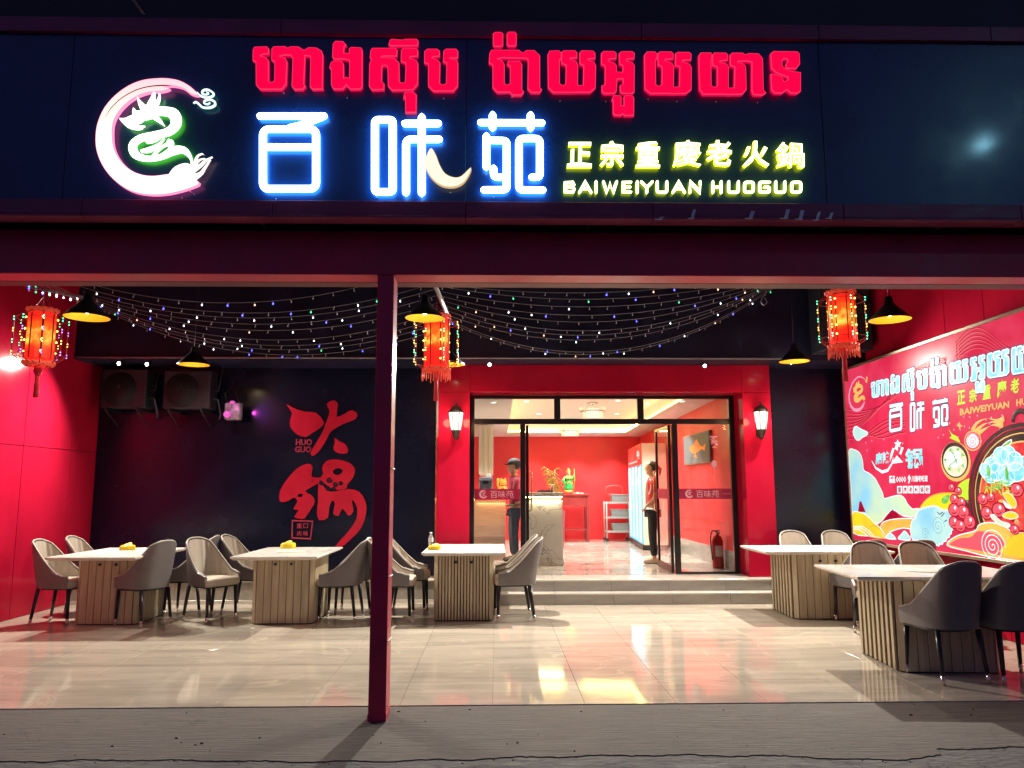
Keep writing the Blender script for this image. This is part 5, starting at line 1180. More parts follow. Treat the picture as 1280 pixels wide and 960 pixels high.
for cx, cy in ((622, 800), (805, 820)): u, v = W(1160 + cx / 8, 490 + cy / 8); ink('printed_leaf', 'green', 13, [[(u, v + .07), (u + .028, v), (u, v - .06), (u - .028, v)]])
for cx, cy, r, ly in ((560, 270, .09, 10), (640, 250, .07, 10), (600, 410, .10, 10), (720, 380, .11, 9), (900, 180, .10, 9), (245, 155, .065, 9), (315, 190, .065, 10), (275, 270, .08, 11), (345, 305, .085, 10), (275, 380, .11, 12), (365, 400, .115, 11), (275, 505, .10, 12), (340, 540, .10, 13), (430, 500, .11, 12), (885, 575, .07, 14)):
    u, v = W(1160 + cx / 8, 590 + cy / 8); r *= .92
    ink('printed_chilli', 'dred', ly, [circ(u, v, r * 1.1, 16, r * .78)], sm=1); ink('printed_chilli', 'lred', ly + 1, [circ(u, v, r * .92, 16, r * .64)], sm=1); ink('printed_gleam', 'white', ly + 2, [circ(u + r * .25, v + r * .25, r * .2, 8)], sm=1); ink('printed_chilli_mark', 'dred', ly + 2, lines=[[(u - r * .4, v - r * .3, .006), (u, v - r * .4, .006), (u + r * .4, v - r * .2, .006)]])
for pts in ([(770, 220), (830, 210), (890, 280), (900, 340), (870, 360), (820, 310)], [(760, 440), (820, 400), (890, 410), (920, 450), (840, 470)]): blob('printed_mushroom', 'yellow', 12, ck6(pts), 'cream')
for pts in ([(640, 440), (680, 430), (740, 490), (830, 520), (820, 550), (720, 520)], [(770, 290), (820, 330), (850, 360), (800, 350)]): blob('printed_mushroom', 'cream', 12, ck6(pts), 'white')
# two side bowls and comet of noodles
blob('printed_bowl', 'gold', 6, [(W(1195, 577)[0] + q[0], W(1195, 577)[1] + q[1]) for q in circ(0, 0, .27, 28, .215)], None, 1)
u, v = W(1194.5, 575); blob('printed_bowl', 'pot', 7, circ(u, v, .245, 28, .195), None, 1); ink('printed_soup', 'cream', 8, [circ(u, v - .015, .215, 28, .165)], sm=1)
for du, dv, r in ((-.06, .05, .09), (.05, .06, .085), (.0, -.04, .10), (-.12, -.03, .06), (.10, -.03, .055)): ink('printed_dumpling', 'white', 10, [circ(u + du, v + dv * .8, r * .8, 12, r * .6)], sm=1)
ink('printed_greens', 'green', 9, lines=[[(u + .20 * math.cos(q), v + .14 * math.sin(q), .003), (u + .15 * math.cos(q + .2), v + .11 * math.sin(q + .2), .022)] for q in (0.3, 1.0, 1.8, 3.0, 3.9, 5.0, 5.6)])
ink('printed_greens', 'green', 11, lines=[[(u + rr_.uniform(-.18, .18), v + rr_.uniform(-.16, .16), .004), (u + rr_.uniform(-.18, .18), v + rr_.uniform(-.12, .12), .008)] for _ in range(3)])
u, v = W(1217, 551); blob('printed_bowl', 'lred', 6, circ(u, v, .14, 20, .10), 'gold', 1); ink('printed_bowl', 'white', 8, [circ(u, v, .105, 18, .075)], sm=1); spiral(1217, 551, .10, 30, 'pink', 9, .006)
for q in ([(450, 390), (500, 310), (600, 265), (700, 285), (770, 265)], [(480, 400), (560, 330), (650, 300), (760, 320)], [(510, 415), (580, 370), (660, 330), (760, 345)]): ink('printed_comet', 'gold', 6, lines=[[(*W(1160 + a / 8, 490 + b_ / 8), .024 * (1 - i / len(q)) + .005) for i, (a, b_) in enumerate(smooth_path(q, 3))]])
blob('printed_leaf', 'lime', 6, ck5([(215, 375), (250, 420), (290, 440), (330, 500), (270, 480), (220, 455), (245, 440)]), None)
ink('printed_spark', 'gold', 4, [ck5([(320, 295), (330, 330), (355, 340), (330, 350), (322, 375), (312, 345), (285, 335), (310, 325)])], sm=1)
for _ in range(26):
    px, py = rr_.choice([(1185, 540), (1180, 610), (1215, 530), (1100, 560), (1240, 530)]); u, v = W(px + rr_.uniform(-18, 18), py + rr_.uniform(-12, 12)); ink('printed_speck', 'pink', 2, [circ(u, v, .012, 6)], sm=1)
# the poster goes on past the frame: plain mirrored clouds
blob('printed_cloud', 'sky', 6, [(-6.2, 1.9), (-6.0, 2.2), (-5.85, 2.1), (-5.82, 1.6), (-6.1, 1.5)])
m_ = MB()

# =================================================================== INSIDE THE SHOP
IRED = M('shop_red_wall', (.66, .022, .028), .45, noise=((1.5, 1.5, 1.5), .08), bump=((4, 4, 4), .06))
CREAMW = M('shop_cream', (.62, .56, .46), .5, noise=((2, 2, 2), .06))
CEIL = M('shop_ceiling', (.78, .75, .70), .6, noise=((2, 2, 2), .04))
MARB = M('white_marble', (.80, .78, .74), .18, noise=((2.5, 2.5, 2.5), .07))
t_ = MARB.node_tree; bb = t_.nodes['Principled BSDF']; src = bb.inputs['Base Color'].links[0].from_socket
tc = t_.nodes.new('ShaderNodeTexCoord'); wv = t_.nodes.new('ShaderNodeTexNoise'); wv.inputs['Scale'].default_value = 2.3; wv.inputs['Detail'].default_value = 8; wv.inputs['Distortion'].default_value = 1.6
t_.links.new(tc.outputs['Object'], wv.inputs['Vector']); rp = t_.nodes.new('ShaderNodeValToRGB'); rp.color_ramp.elements[0].position = .485; rp.color_ramp.elements[0].color = (0, 0, 0, 1); rp.color_ramp.elements[1].position = .515; rp.color_ramp.elements[1].color = (0, 0, 0, 1)
e_ = rp.color_ramp.elements.new(.5); e_.color = (1, 1, 1, 1)
mx = t_.nodes.new('ShaderNodeMix'); mx.data_type = 'RGBA'; mx.inputs[7].default_value = (.30, .27, .25, 1); t_.links.new(wv.outputs[0], rp.inputs[0]); t_.links.new(rp.outputs[0], mx.inputs[0]); t_.links.new(src, mx.inputs[6]); t_.links.new(mx.outputs[2], bb.inputs['Base Color'])
XRI = 3.53; XLI = -2.4
iw = thing('shop_wall', 'bright red rear wall deep inside the shop', 'wall'); m_ = MB(); m_.box(XLI, YI, ZF, XRI + .2, YI + .15, ZI + .3); obj('wall_sheet', m_, IRED, iw)
m_ = MB(); m_.box(XLI, YI - .015, ZF, XRI, YI - .001, ZF + .10); obj('skirting', m_, IRED, iw)
iw = thing('shop_wall', 'red right-hand wall inside the shop carrying the goldfish picture', 'wall'); m_ = MB(); m_.box(XRI, YB + .31, ZF, XRI + .15, YI - .001, ZI + .3); obj('wall_sheet', m_, IRED, iw)
m_ = MB(); m_.box(XRI - .02, YB + .31, ZF, XRI - .001, YI - .02, ZF + .28); obj('skirting', m_, STEPT, iw)
m_ = MB()
for z in (.78, .98): m_.box(XRI - .012, YB + .31, z, XRI - .001, YI - .02, z + .03)
obj('dado_rail', m_, IRED, iw)
iw = thing('shop_wall', 'pale pinkish left wall inside the shop behind the side pane', 'wall'); m_ = MB(); m_.box(XLI - .15, YB + .31, ZF, XLI, YI - .001, ZI + .3); obj('wall_sheet', m_, CREAMW, iw)
# ceiling with recessed cove
a, b_, c = PZ(637, 499, ZI), PZ(852, 499, ZI), PZ(775, 544, ZI)
cx0, cx1, cy0, cy1 = .28, 3.02, 11.95, 17.8
SLOPE = lambda q: [(v[0], v[1], v[2] + .17 * (YI - v[1]) / 7.4) for v in q]
m_ = MB(); m_.box(XLI, YB + .31, ZI, cx0, YI, ZI + .02); m_.box(cx1, YB + .31, ZI, XRI, YI, ZI + .02); m_.box(cx0 + .001, YB + .31, ZI, cx1 - .001, cy0, ZI + .02); m_.box(cx0 + .001, cy1, ZI, cx1 - .001, YI, ZI + .02)
m_.box(cx0 - .05, cy0 - .05, ZI + .26, cx1 + .05, cy1 + .05, ZI + .28)
for q in ((cx0 - .05, cy0 - .05, cx0 - .03, cy1 + .05), (cx1 + .03, cy0 - .05, cx1 + .05, cy1 + .05), (cx0 - .03, cy0 - .05, cx1 + .03, cy0 - .03), (cx0 - .03, cy1 + .03, cx1 + .03, cy1 + .05)): m_.box(q[0], q[1], ZI + .021, q[2], q[3], ZI + .259)
m_.box(XLI, YB + .25, ZI + .30, XRI + .2, YI + .1, ZI + .45)
m_.v = SLOPE(m_.v); obj('shop_ceiling', m_, CEIL, kind='structure')
LED = E('cove_led', (1, .76, .20), 60)
cv_ = thing('cove_light', 'hidden yellow strip light glowing round the recessed shop ceiling', 'cove light', ((cx0 + cx1) / 2, (cy0 + cy1) / 2, ZI + .1))
for q in ((cx0 - .028, cy0, cx0 - .008, cy1), (cx1 + .008, cy0, cx1 + .028, cy1), (cx0, cy0 - .028, cx1, cy0 - .008), (cx0, cy1 + .008, cx1, cy1 + .028)):
    m_ = MB(); m_.box(q[0], q[1], ZI + .04, q[2], q[3], ZI + .06); m_.v = SLOPE(m_.v); m_.xf(Matrix.Translation(-cv_.location)); obj('led_strip', m_, LED, cv_)
DL = E('downlight_lens', (1, .93, .8), 12, False)
dl0 = None
spots_ = [PZ(617, 506, ZI), PZ(660, 501, ZI + .25), PZ(676, 514, ZI + .25), PZ(633, 541, ZI), PZ(818, 503, ZI + .25), PZ(814, 496, ZI), PZ(797, 541, ZI), PZ(780, 500, ZI + .25), PZ(864, 505, ZI), PZ(973 - 195, 514, ZI + .25), PZ(747, 545, ZI), PZ(690, 547, ZI)]
names = ['above the coffee machine by the left side pane', 'at the near left of the recessed ceiling', 'second in the left half of the recessed ceiling', 'over the security camera', 'at the near right of the recessed ceiling', 'at the near edge above the right transom pane', 'above the fridge', 'right of the chandelier in the front half of the recess',
         'nearest the right red wall behind the transom', 'right of the crystal chandeliers, deeper in the recess', 'over the middle of the rear red wall', 'over the left part of the rear red wall']
for v, nm in zip(spots_, names):
    v = Vector((v.x * 1.03, v.y * 1.08, 0)); v.z = ZI + .17 * (YI - v.y) / 7.4 + (.255 if cx0 < v.x < cx1 and cy0 < v.y < cy1 else 0)
    t = thing('downlight', 'small round ceiling downlight ' + nm, 'downlight', tuple(v), 0, 'downlights in the shop ceiling')
    m_ = MB(); m_.lathe([(.065, -.001), (.062, -.008), (.048, -.008)], 18, cap=False); obj('bezel', m_, WHITE, t); m_ = MB(); m_.lathe([(.001, -.004), (.048, -.004), (.048, -.002), (.001, -.002)], 16); obj('lens', m_, DL, t)
for q in ((.2, 13.3), (2.0, 13.3), (.2, 16.5), (2.2, 17.2), (3.0, 14.2), (-1.2, 13.6)):
    lamp('SPOT', 'shop_downlight', (q[0], q[1], ZI - .02), 250, (1, .95, .88), .05, math.radians(140), .6, rot=(0, 0, 0))
lamp('AREA', 'counter_glow', (.82, PZ(703.5, 707, ZF).y + .02, 1.34), 4, (1, .84, .5), size=(.46, .02), target=(.82, PZ(703.5, 707, ZF).y + .10, .8))
lamp('AREA', 'counter_glow', (-.06, 13.41, 1.27), 16, (1, .55, .22), size=(.5, .02), target=(-.06, 13.50, .8))
for q in (.9, 1.9, 2.8): lamp('SPOT', 'rear_wall_spot', (q, YI - .55, ZI - .02), 120, (1, .93, .82), .04, math.radians(95), .6, rot=(0, 0, 0))  # downward spots near the rear wall, no fitting modelled
# chandeliers
CRY = E('crystal', (1, .85, .62), 1.5, False); CRF = M('crystal_glass', (.95, .9, .8), .1, trans=.6, emit=(1, .8, .5), es=.35)
for (px, py, Y, s, lab) in ((741, 517, 13.6, 1.0, 'near crystal drum chandelier under the recessed shop ceiling'), (712.5, 541, 17.2, 1.1, 'far crystal drum chandelier deeper in the shop')):
    c = PY(px, py, Y); t = thing('chandelier', lab, 'chandelier', tuple(c), 0, 'crystal chandeliers in the shop')
    m_ = MB()
    for rr2, n in ((.17 * s, 26), (.23 * s, 30)):
        for q in range(n): a = 2 * PI * q / n; h = .10 if rr2 < .2 * s else .05; z0 = -.07 if rr2 < .2 * s else .06; m_.box(rr2 * math.cos(a) - .008, rr2 * math.sin(a) - .008, z0, rr2 * math.cos(a) + .008, rr2 * math.sin(a) + .008, z0 + h)
    obj('crystal_drop', m_, CRF, t)
    m_ = MB(); m_.lathe([(.12 * s, -.06), (.12 * s, .08)], 16); obj('diffuser', m_, CRY, t)
    m_ = MB(); m_.lathe([(.15 * s, .03), (.24 * s, .035), (.24 * s, .05), (.15 * s, .05)], 20, cap=False); m_.tube([(0, 0, .05), (0, 0, ZI + .26 - c.z)], .01, 6); m_.lathe([(.1, ZI + .24 - c.z), (.1, ZI + .26 - c.z)], 14); obj('frame', m_, M('chrome', (.7, .7, .7), .15, 1), t)
c = PZ(643, 548, ZI); t = thing('security_camera', 'small white dome camera under the shop ceiling', 'camera', tuple(c)); m_ = MB(); m_.lathe([(.05, 0), (.05, -.03), (.03, -.04)], 12); m_.sphere((0, 0, -.07), .045, 10, 8); obj('housing', m_, WHITE, t)

# counters
LEDC = E('counter_led', (1, .80, .30), 70)
def pxbox(px0, px1, ztop, Y, dep, zb_=ZF):
    a, b_ = PY(px0, 650, Y), PY(px1, 650, Y); return a.x, b_.x
Yc = PZ(703.5, 707, ZF).y
x0_, x1_ = PY(655, 660, Yc).x, PY(703.5, 660, Yc).x; zc1 = PY(690, 615.5, Yc).z; zc0 = PY(690, 621, Yc).z
ct = thing('counter', 'white marble reception counter with a glowing strip under its top', 'counter', ((x0_ + x1_) / 2, Yc, ZF)); hw = (x1_ - x0_) / 2
m_ = MB(); m_.box(-hw + .0, .03, 0, hw, .62, zc0 - ZF - .06); obj('front', m_, MARB, ct)
m_ = MB(); m_.box(-hw - .005, .0, zc0 - ZF, hw + .01, .66, zc1 - ZF, b=.004); obj('countertop', m_, MARB, ct)
m_ = MB(); m_.box(-hw + .02, .035, zc0 - ZF - .059, hw - .02, .6, zc0 - ZF - .001); obj('recess', m_, DARKG, ct)
m_ = MB(); m_.box(-hw + .01, .012, zc0 - ZF - .012, hw - .01, .024, zc0 - ZF - .002); obj('led_strip', m_, LEDC, ct)
m_ = MB(); m_.box(-hw - .01, -.004, 0, hw + .01, .028, .10); obj('skirting', m_, MARB, ct)
PKW = M('pink_marble', (.52, .36, .29), .3, noise=((1.2, 1.2, 9), .14))
Yl = 13.4; x0_, x1_ = PY(588, 650, Yl).x, PY(632.5, 650, Yl).x; z1_, z0_ = PY(610, 618, Yl).z, PY(610, 623.5, Yl).z
ct = thing('counter', 'left counter of pink veined stone lit orange under its top', 'counter', ((x0_ + x1_) / 2, Yl, ZF)); hw = (x1_ - x0_) / 2
m_ = MB(); m_.box(-hw, .03, 0, hw - .01, .6, z0_ - ZF - .03); obj('front', m_, PKW, ct); m_ = MB(); m_.box(-hw, 0, z0_ - ZF, hw, .62, z1_ - ZF, b=.004); obj('countertop', m_, MARB, ct)
m_ = MB(); m_.box(-hw, .012, z0_ - ZF - .012, hw - .02, .024, z0_ - ZF - .002); obj('led_strip', m_, E('counter_led_amber', (1, .58, .16), 70), ct)
m_ = MB()
for z in (.32, .36, .40): m_.box(-hw, .022, z, hw - .012, .029, z + .012)
obj('rail', m_, PKW, ct)
def simple(name, label, cat, loc, parts, rz=0):
    t = thing(name, label, cat, loc, rz)
    for nm, mb_, mt in parts: obj(nm, mb_, mt, t)
    return t
# tall cream cabinet with lattice side
a = PY(600, 560, 15.2); x0_, x1_ = PY(598.5, 560, 15.2).x, PY(616, 560, 15.2).x; zt_, zb2 = ZI - .01, PY(607, 593, 15.2).z
cb_ = thing('wall_cabinet', 'tall cream cabinet panel hanging above the coffee machine', 'cabinet', ((x0_ + x1_) / 2, 15.2, 0)); hw = (x1_ - x0_) / 2
m_ = MB(); m_.box(-hw, 0, zb2, hw, 1.8, zt_, b=.01); obj('case', m_, CREAMW, cb_)
for i in range(3): m_ = MB(); m_.box(-hw + i * hw * 2 / 3 + .006, -.012, zb2 + .01, -hw + (i + 1) * hw * 2 / 3 - .006, -.001, zt_ - .01, b=.003); obj('door_panel', m_, CREAMW, cb_)
for j in range(5): m_ = MB(); m_.box(hw + .001, .1 + j * .33, zb2 + .1 + .12 * j % .3, hw + .012, .38 + j * .33, zt_ - .1, b=.003); obj('lattice_panel', m_, STEPT, cb_)
a = PY(607.5, 611, 14.0)
m_ = MB(); m_.box(-.12, -.12, 0, .12, .15, .04); m_.box(-.12, .02, .041, .12, .15, .30, b=.01); m_.box(-.12, -.12, .24, .12, .019, .30, b=.01)
m2 = MB(); m2.box(-.05, -.08, .18, .05, .0, .238); m2.lathe([(.035, .045), (.035, .11)], 10, (0, -.05, 0))
m3 = MB(); m3.lathe([(.001, .302), (.05, .302), (.04, .36), (.001, .365)], 12, (.05, .05, 0))
simple('coffee_machine', 'grey coffee machine on the left counter', 'coffee machine', (a.x, 13.75, z1_ + .002), [('body', m_, M('machine_grey', (.16, .17, .19), .3, .4)), ('brew_head', m2, BLACK), ('hopper', m3, WHITE)])
GOLD = M('gold_paint', (.85, .50, .08), .3, .6)
a = PY(629.5, 611, 13.7)
m_ = MB(); m_.lathe([(.001, 0), (.075, .0), (.085, .05), (.07, .12), (.05, .15), (.062, .19), (.06, .23), (.03, .26), (.001, .262)], 14)
m_.lathe([(.022, .245), (.001, .29)], 6, (-.035, 0, 0)); m_.lathe([(.022, .245), (.001, .29)], 6, (.035, 0, 0)); m_.tube([(-.07, -.02, .10), (-.10, -.03, .16), (-.09, -.03, .25)], [.025, .022, .028], 8, roundcap=True)
m2 = MB(); m2.lathe([(.055, .145), (.058, .16)], 14, cap=False); m2.sphere((0, -.075, .08), .03, 8, 6)
simple('cat_figurine', 'golden beckoning cat figurine on the left counter beside the woman', 'figurine', (PY(629, 611, 13.75).x, 13.72, z1_ + .002), [('body', m_, GOLD), ('collar', m2, IRED)])
# on the marble counter
zc = zc1 + .002
m_ = MB(); m_.box(-.13, -.08, 0, .13, .08, .02, b=.004); m2 = MB()
for i in range(7): m2.box(-.11 + i * .033, -.05, .021, -.088 + i * .033, .04, .035 + .012 * (i % 3))
simple('tray', 'low black tray of small things on the marble counter', 'tray', (PY(681, 613, Yc + .25).x, Yc + .25, zc), [('dish', m_, BLACK), ('item', m2, M('dark_items', (.10, .03, .02), .5))])
m_ = MB(); m_.lathe([(.001, 0), (.022, 0), (.022, .09), (.012, .11), (.012, .13), (.001, .13)], 10); simple('spray_bottle', 'small pink bottle beside the tray on the marble counter', 'bottle', (PY(690.5, 613, Yc + .3).x, Yc + .3, zc), [('bottle_body', m_, M('pink_plastic', (.8, .35, .35), .3))])
# altar table near the rear wall
Yt = 17.9; x0_, x1_ = PY(704, 640, Yt).x - .12, PY(735, 640, Yt).x; zt_ = PY(720, 617.5, Yt).z
at = thing('altar_table', 'carved dark red altar table against the rear red wall', 'table', ((x0_ + x1_) / 2, Yt, ZF)); hw = (x1_ - x0_) / 2; h = zt_ - ZF
RW = M('red_wood', (.30, .03, .03), .35, noise=((3, 3, 10), .25))
m_ = MB(); m_.box(-hw - .04, -.02, h - .04, hw + .04, .52, h, b=.006); obj('tabletop', m_, RW, at)
for sx2 in (-1, 1):
    for yy in (0, .45): m_ = MB(); m_.box(sx2 * hw - .03, yy, 0, sx2 * hw + .03, yy + .06, h - .041, b=.004); obj('leg', m_, RW, at)
m_ = MB(); m_.box(-hw + .031, .01, h - .24, hw - .031, .04, h - .042, b=.004); obj('drawer_front', m_, RW, at)
m_ = MB(); pl2 = [(-hw + .03, h - .241)] + [(-hw + .03 + (2 * hw - .06) * i / 12, h - .29 - .03 * math.cos(i / 12 * 6 * PI)) for i in range(13)] + [(hw - .03, h - .241)]; m_.prism(pl2, .012, .034, fn=lambda u, v, w_: (u, w_, v)); obj('apron', m_, RW, at)
m_ = MB(); m_.box(-hw + .031, .01, .26, hw - .031, .47, .29); obj('shelf', m_, RW, at)
m_ = MB()
for i in range(3): m_.box(-.10 + i * .10, -.02, h + .001, -.02 + i * .10, .10, h + .03 + .01 * (i % 2), b=.004)
tag(obj('offering_box', m_, M('pale_offerings', (.75, .6, .5), .5), None, ((x0_ + x1_) / 2 + .08, Yt + .08, ZF)), 'low row of pale offering packets on the altar table', 'offerings')
# green robed figurine
fxp = PY(711.5, 616, Yt).x
m_ = MB(); m_.lathe([(.001, 0), (.12, .0), (.12, .05), (.10, .055)], 12)
m2 = MB(); m2.lathe([(.10, .056), (.115, .12), (.10, .22), (.075, .30), (.09, .36), (.05, .40), (.001, .41)], 12, sx=1, sy=.7); m2.tube([(-.08, 0, .34), (-.13, -.04, .27), (-.09, -.07, .22)], [.035, .035, .025], 8, roundcap=True); m2.tube([(.08, 0, .34), (.13, -.04, .30), (.12, -.06, .38)], [.035, .035, .025], 8, roundcap=True)
m3 = MB(); m3.sphere((0, -.01, .445), .045, 10, 8, sz=1.15); m4 = MB(); m4.lathe([(.05, .47), (.06, .49), (.03, .52), (.02, .56), (.001, .57)], 10); m4.tube([(-.07, -.05, .2), (0, -.085, .24), (.07, -.05, .2)], .014, 6); m4.tube([(.13, -.07, .05), (.13, -.07, .55)], .008, 5); m4.lathe([(.085, .36), (.105, .34), (.10, .32)], 12, cap=False)
simple('deity_figurine', 'small figurine in green and gold robes standing on the altar table', 'figurine', (fxp, Yt + .12, zt_ + .032), [('plinth', m_, GOLD), ('robe', m2, M('green_robe', (.03, .35, .09), .35, noise=((18, 18, 18), .5))), ('head', m3, M('figurine_skin', (.6, .3, .2), .5)), ('ornament', m4, GOLD)])
t = thing('bamboo_plant', 'tall thin potted bamboo stalks with golden leaves beside the figurine', 'plant', (PY(696, 616, 16.5).x, 16.5, ZF))
m_ = MB(); m_.lathe([(.001, 0), (.14, 0), (.18, .75), (.16, .76), (.001, .72)], 14); obj('pot', m_, RW, t)
m_ = MB(); m2 = MB()
for k in range(6):
    bx = rr_.uniform(-.08, .08); hh = rr_.uniform(1.3, 1.72); tx = bx + rr_.uniform(-.22, .05); m_.tube([(bx, 0, .7), (bx + .02, 0, 1.1), (tx, .03, hh)], .010, 5)
    for q in range(7):
        z = hh - q * .07; xx = tx + (bx - tx) * q * .12; a = rr_.choice((-1, 1)); m2.tube([(xx, 0, z), (xx + a * .07, -.03, z + .03), (xx + a * .15, -.04, z - .03)], [.004, .016, .003], 4, flat=.003, nrm=(0, 1, .3))
obj('stalk', m_, M('bamboo', (.45, .35, .08), .5), t); obj('leaf', m2, M('bamboo_leaf', (.40, .30, .05), .6, noise=((9, 9, 9), .4)), t, kind='stuff')
# trolley
Yt = 18.0; x0_, x1_ = PY(758.5, 650, Yt).x, PY(787, 650, Yt).x; hw = (x1_ - x0_) / 2
tr = thing('service_trolley', 'grey three-shelf service trolley holding plastic bins by the fridge', 'trolley', ((x0_ + x1_) / 2, Yt, ZF)); h = PY(770, 627, Yt).z - ZF
TG = M('trolley_grey', (.42, .38, .35), .5); BIN = M('grey_bin', (.26, .25, .23), .5, noise=((5, 5, 5), .15))
for sx2 in (-1, 1):
    for yy in (0, .4): m_ = MB(); m_.tube([(sx2 * hw, yy, .08), (sx2 * hw, yy, h)], .016, 8); obj('upright', m_, TG, tr); m_ = MB(); m_.lathe([(.02, -.04), (.04, 0), (.02, .04)], 10); m_.xf(Matrix.Translation((sx2 * hw, yy, .04)) @ Matrix.Rotation(PI / 2, 4, 'Y')); obj('castor', m_, BLACK, tr)
for z in (.20, .52, .86): m_ = MB(); m_.box(-hw + .005, 0, z, hw - .005, .4, z + .03, b=.006); m_.box(-hw + .005, -.006, z + .02, hw - .005, .004, z + .05); obj('shelf', m_, TG, tr)
c = tr.location
for z, w_, nm in ((.231, .20, 'bottom'), (.551, .22, 'middle'), (.891, .20, 'top')):
    m_ = MB(); m_.rings([[(-w_ + .03, 0, 0), (w_ - .03, 0, 0), (w_ - .03, .3, 0), (-w_ + .03, .3, 0)], [(-w_, -.02, .17), (w_, -.02, .17), (w_, .32, .17), (-w_, .32, .17)], [(-w_ - .015, -.035, .17), (w_ + .015, -.035, .17), (w_ + .015, .335, .17), (-w_ - .015, .335, .17)], [(-w_ - .015, -.035, .185), (w_ + .015, -.035, .185), (w_ + .015, .335, .185), (-w_ - .015, .335, .185)]], cap=True)
    tag(obj('plastic_bin', m_, BIN, None, (c.x + .06, c.y + .04, ZF + z)), 'grey plastic bin on the %s shelf of the service trolley' % nm, 'bin', 'bins on the service trolley')
m_ = MB(); m_.tube(smooth_path([(-.19, 0, 0), (-.20, 0, .12), (-.12, 0, .19), (.12, 0, .19), (.20, 0, .12), (.19, 0, 0)]), .014, 6); m_.tube([(-.15, 0, .02), (.15, 0, .02)], .012, 6)
tag(obj('basket_handle', m_, M('red_plastic', (.75, .06, .05), .4), None, (PY(768, 624, Yt + .15).x, Yt + .15, ZF + 1.08)), 'pink-red arched basket handle on top of the service trolley', 'basket')
# fridge
fa, fb = Vector((2.93, 15.42, ZF)), Vector((3.10, 17.85, ZF)); ang = math.atan2(fb.y - fa.y, fb.x - fa.x)
fr_ = thing('display_fridge', 'tall glass-door drinks fridge with cool blue light along the right wall', 'fridge', tuple(fa), ang); L = (fb - fa).length; fh = PY(801, 554, fa.y).z - ZF
m_ = MB(); m_.box(0, -.01, .10, L, -.50, fh, b=.01); obj('cabinet', m_, M('fridge_beige', (.66, .60, .50), .4), fr_)
m_ = MB(); m_.box(.02, .012, .02, L - .02, -.46, .10); obj('plinth', m_, BLACK, fr_)
m_ = MB(); m_.box(.01, -.008, fh - .42, L - .01, .02, fh - .005, b=.006); obj('header', m_, M('fridge_header', (.60, .03, .03), .4, emit=(.7, .05, .04), es=.4), fr_)
m_ = MB()
for k in range(5): a = PI * (k + .5) / 5; m_.tube([(.32, .024, fh - .26), (.32 + .16 * math.cos(a), .026, fh - .26 + .12 * math.sin(a))], [.010, .024], 5)
m_.box(.15, .022, fh - .30, .50, .027, fh - .285); m_.box(.55, .022, fh - .36, 2.3, .025, fh - .33)
obj('emblem', m_, E('emblem_white', (1, .8, .75), .9, False), fr_)
FG = M('fridge_glow', (.3, .5, .6), .15, emit=(.30, .68, .95), es=1.5, noise=((6, 2, 3), .3)); FGD = M('fridge_stripe', (.1, .3, .4), .3, emit=(.10, .38, .60), es=.7)
for k in range(4):
    w_ = (L - .04) / 4; m_ = MB(); m_.box(.02 + k * w_ + .025, -.006, .16, .02 + (k + 1) * w_ - .025, .008, fh - .47); obj('glass_door', m_, FG, fr_)
    m_ = MB(); m_.box(.02 + k * w_, -.008, .12, .02 + k * w_ + .022, .022, fh - .43); m_.box(.02 + (k + 1) * w_ - .022, -.008, .12, .02 + (k + 1) * w_ - .001, .022, fh - .43); m_.box(.02 + k * w_ + .023, -.008, .12, .02 + (k + 1) * w_ - .023, .022, .155); obj('door_frame', m_, FGD, fr_)
    m_ = MB(); m_.box(.02 + k * w_ + .05, .024, .9, .02 + k * w_ + .07, .045, 1.3, b=.004); obj('door_handle', m_, WHITE, fr_)
# goldfish picture on the right wall
def wr(px, py): v = PX(px, py, XRI); return v
a, b_ = wr(857.5, 545), wr(890, 540); z0_, z1_ = wr(859, 582).z, wr(858, 546).z
pc = thing('framed_picture', 'square framed picture of an orange goldfish on a grey ground', 'picture', (XRI, (a.y + b_.y) / 2, (z0_ + z1_) / 2)); hy, hz = abs(a.y - b_.y) / 2, (z1_ - z0_) / 2
m_ = MB(); m_.box(-.05, -hy, -hz, -.002, hy, hz, b=.006); obj('picture_frame', m_, M('walnut_frame', (.16, .09, .05), .4), pc)
m_ = MB(); m_.box(-.053, -hy + .02, -hz + .02, -.0505, hy - .02, hz - .02); obj('canvas', m_, M('grey_canvas', (.075, .085, .09), .6, noise=((3, 3, 3), .35)), pc)
m_ = MB(); pf = [(-.48, .10), (-.30, .26), (.0, .34), (.30, .22), (.50, .05), (.62, .14), (.78, .18), (.72, -.02), (.66, -.22), (.46, -.10), (.20, -.22), (-.10, -.30), (-.34, -.20)]
m_.prism([(-q[0] * hy, q[1] * hz) for q in [a[:2] for a in smooth_path(pf, 3, True)]], 0, .003, fn=lambda u, v, w_: (-.054 - w_, u, v))
for q in ([(.0, -.3), (.10, -.62), (-.2, -.5)], [(-.15, .3), (.1, .62), (.3, .25)]): m_.prism([(-a[0] * hy, a[1] * hz) for a in q], 0, .003, fn=lambda u, v, w_: (-.054 - w_, u, v))
obj('goldfish', m_, M('goldfish_orange', (.85, .22, .03), .5, noise=((14, 14, 14), .4)), pc)
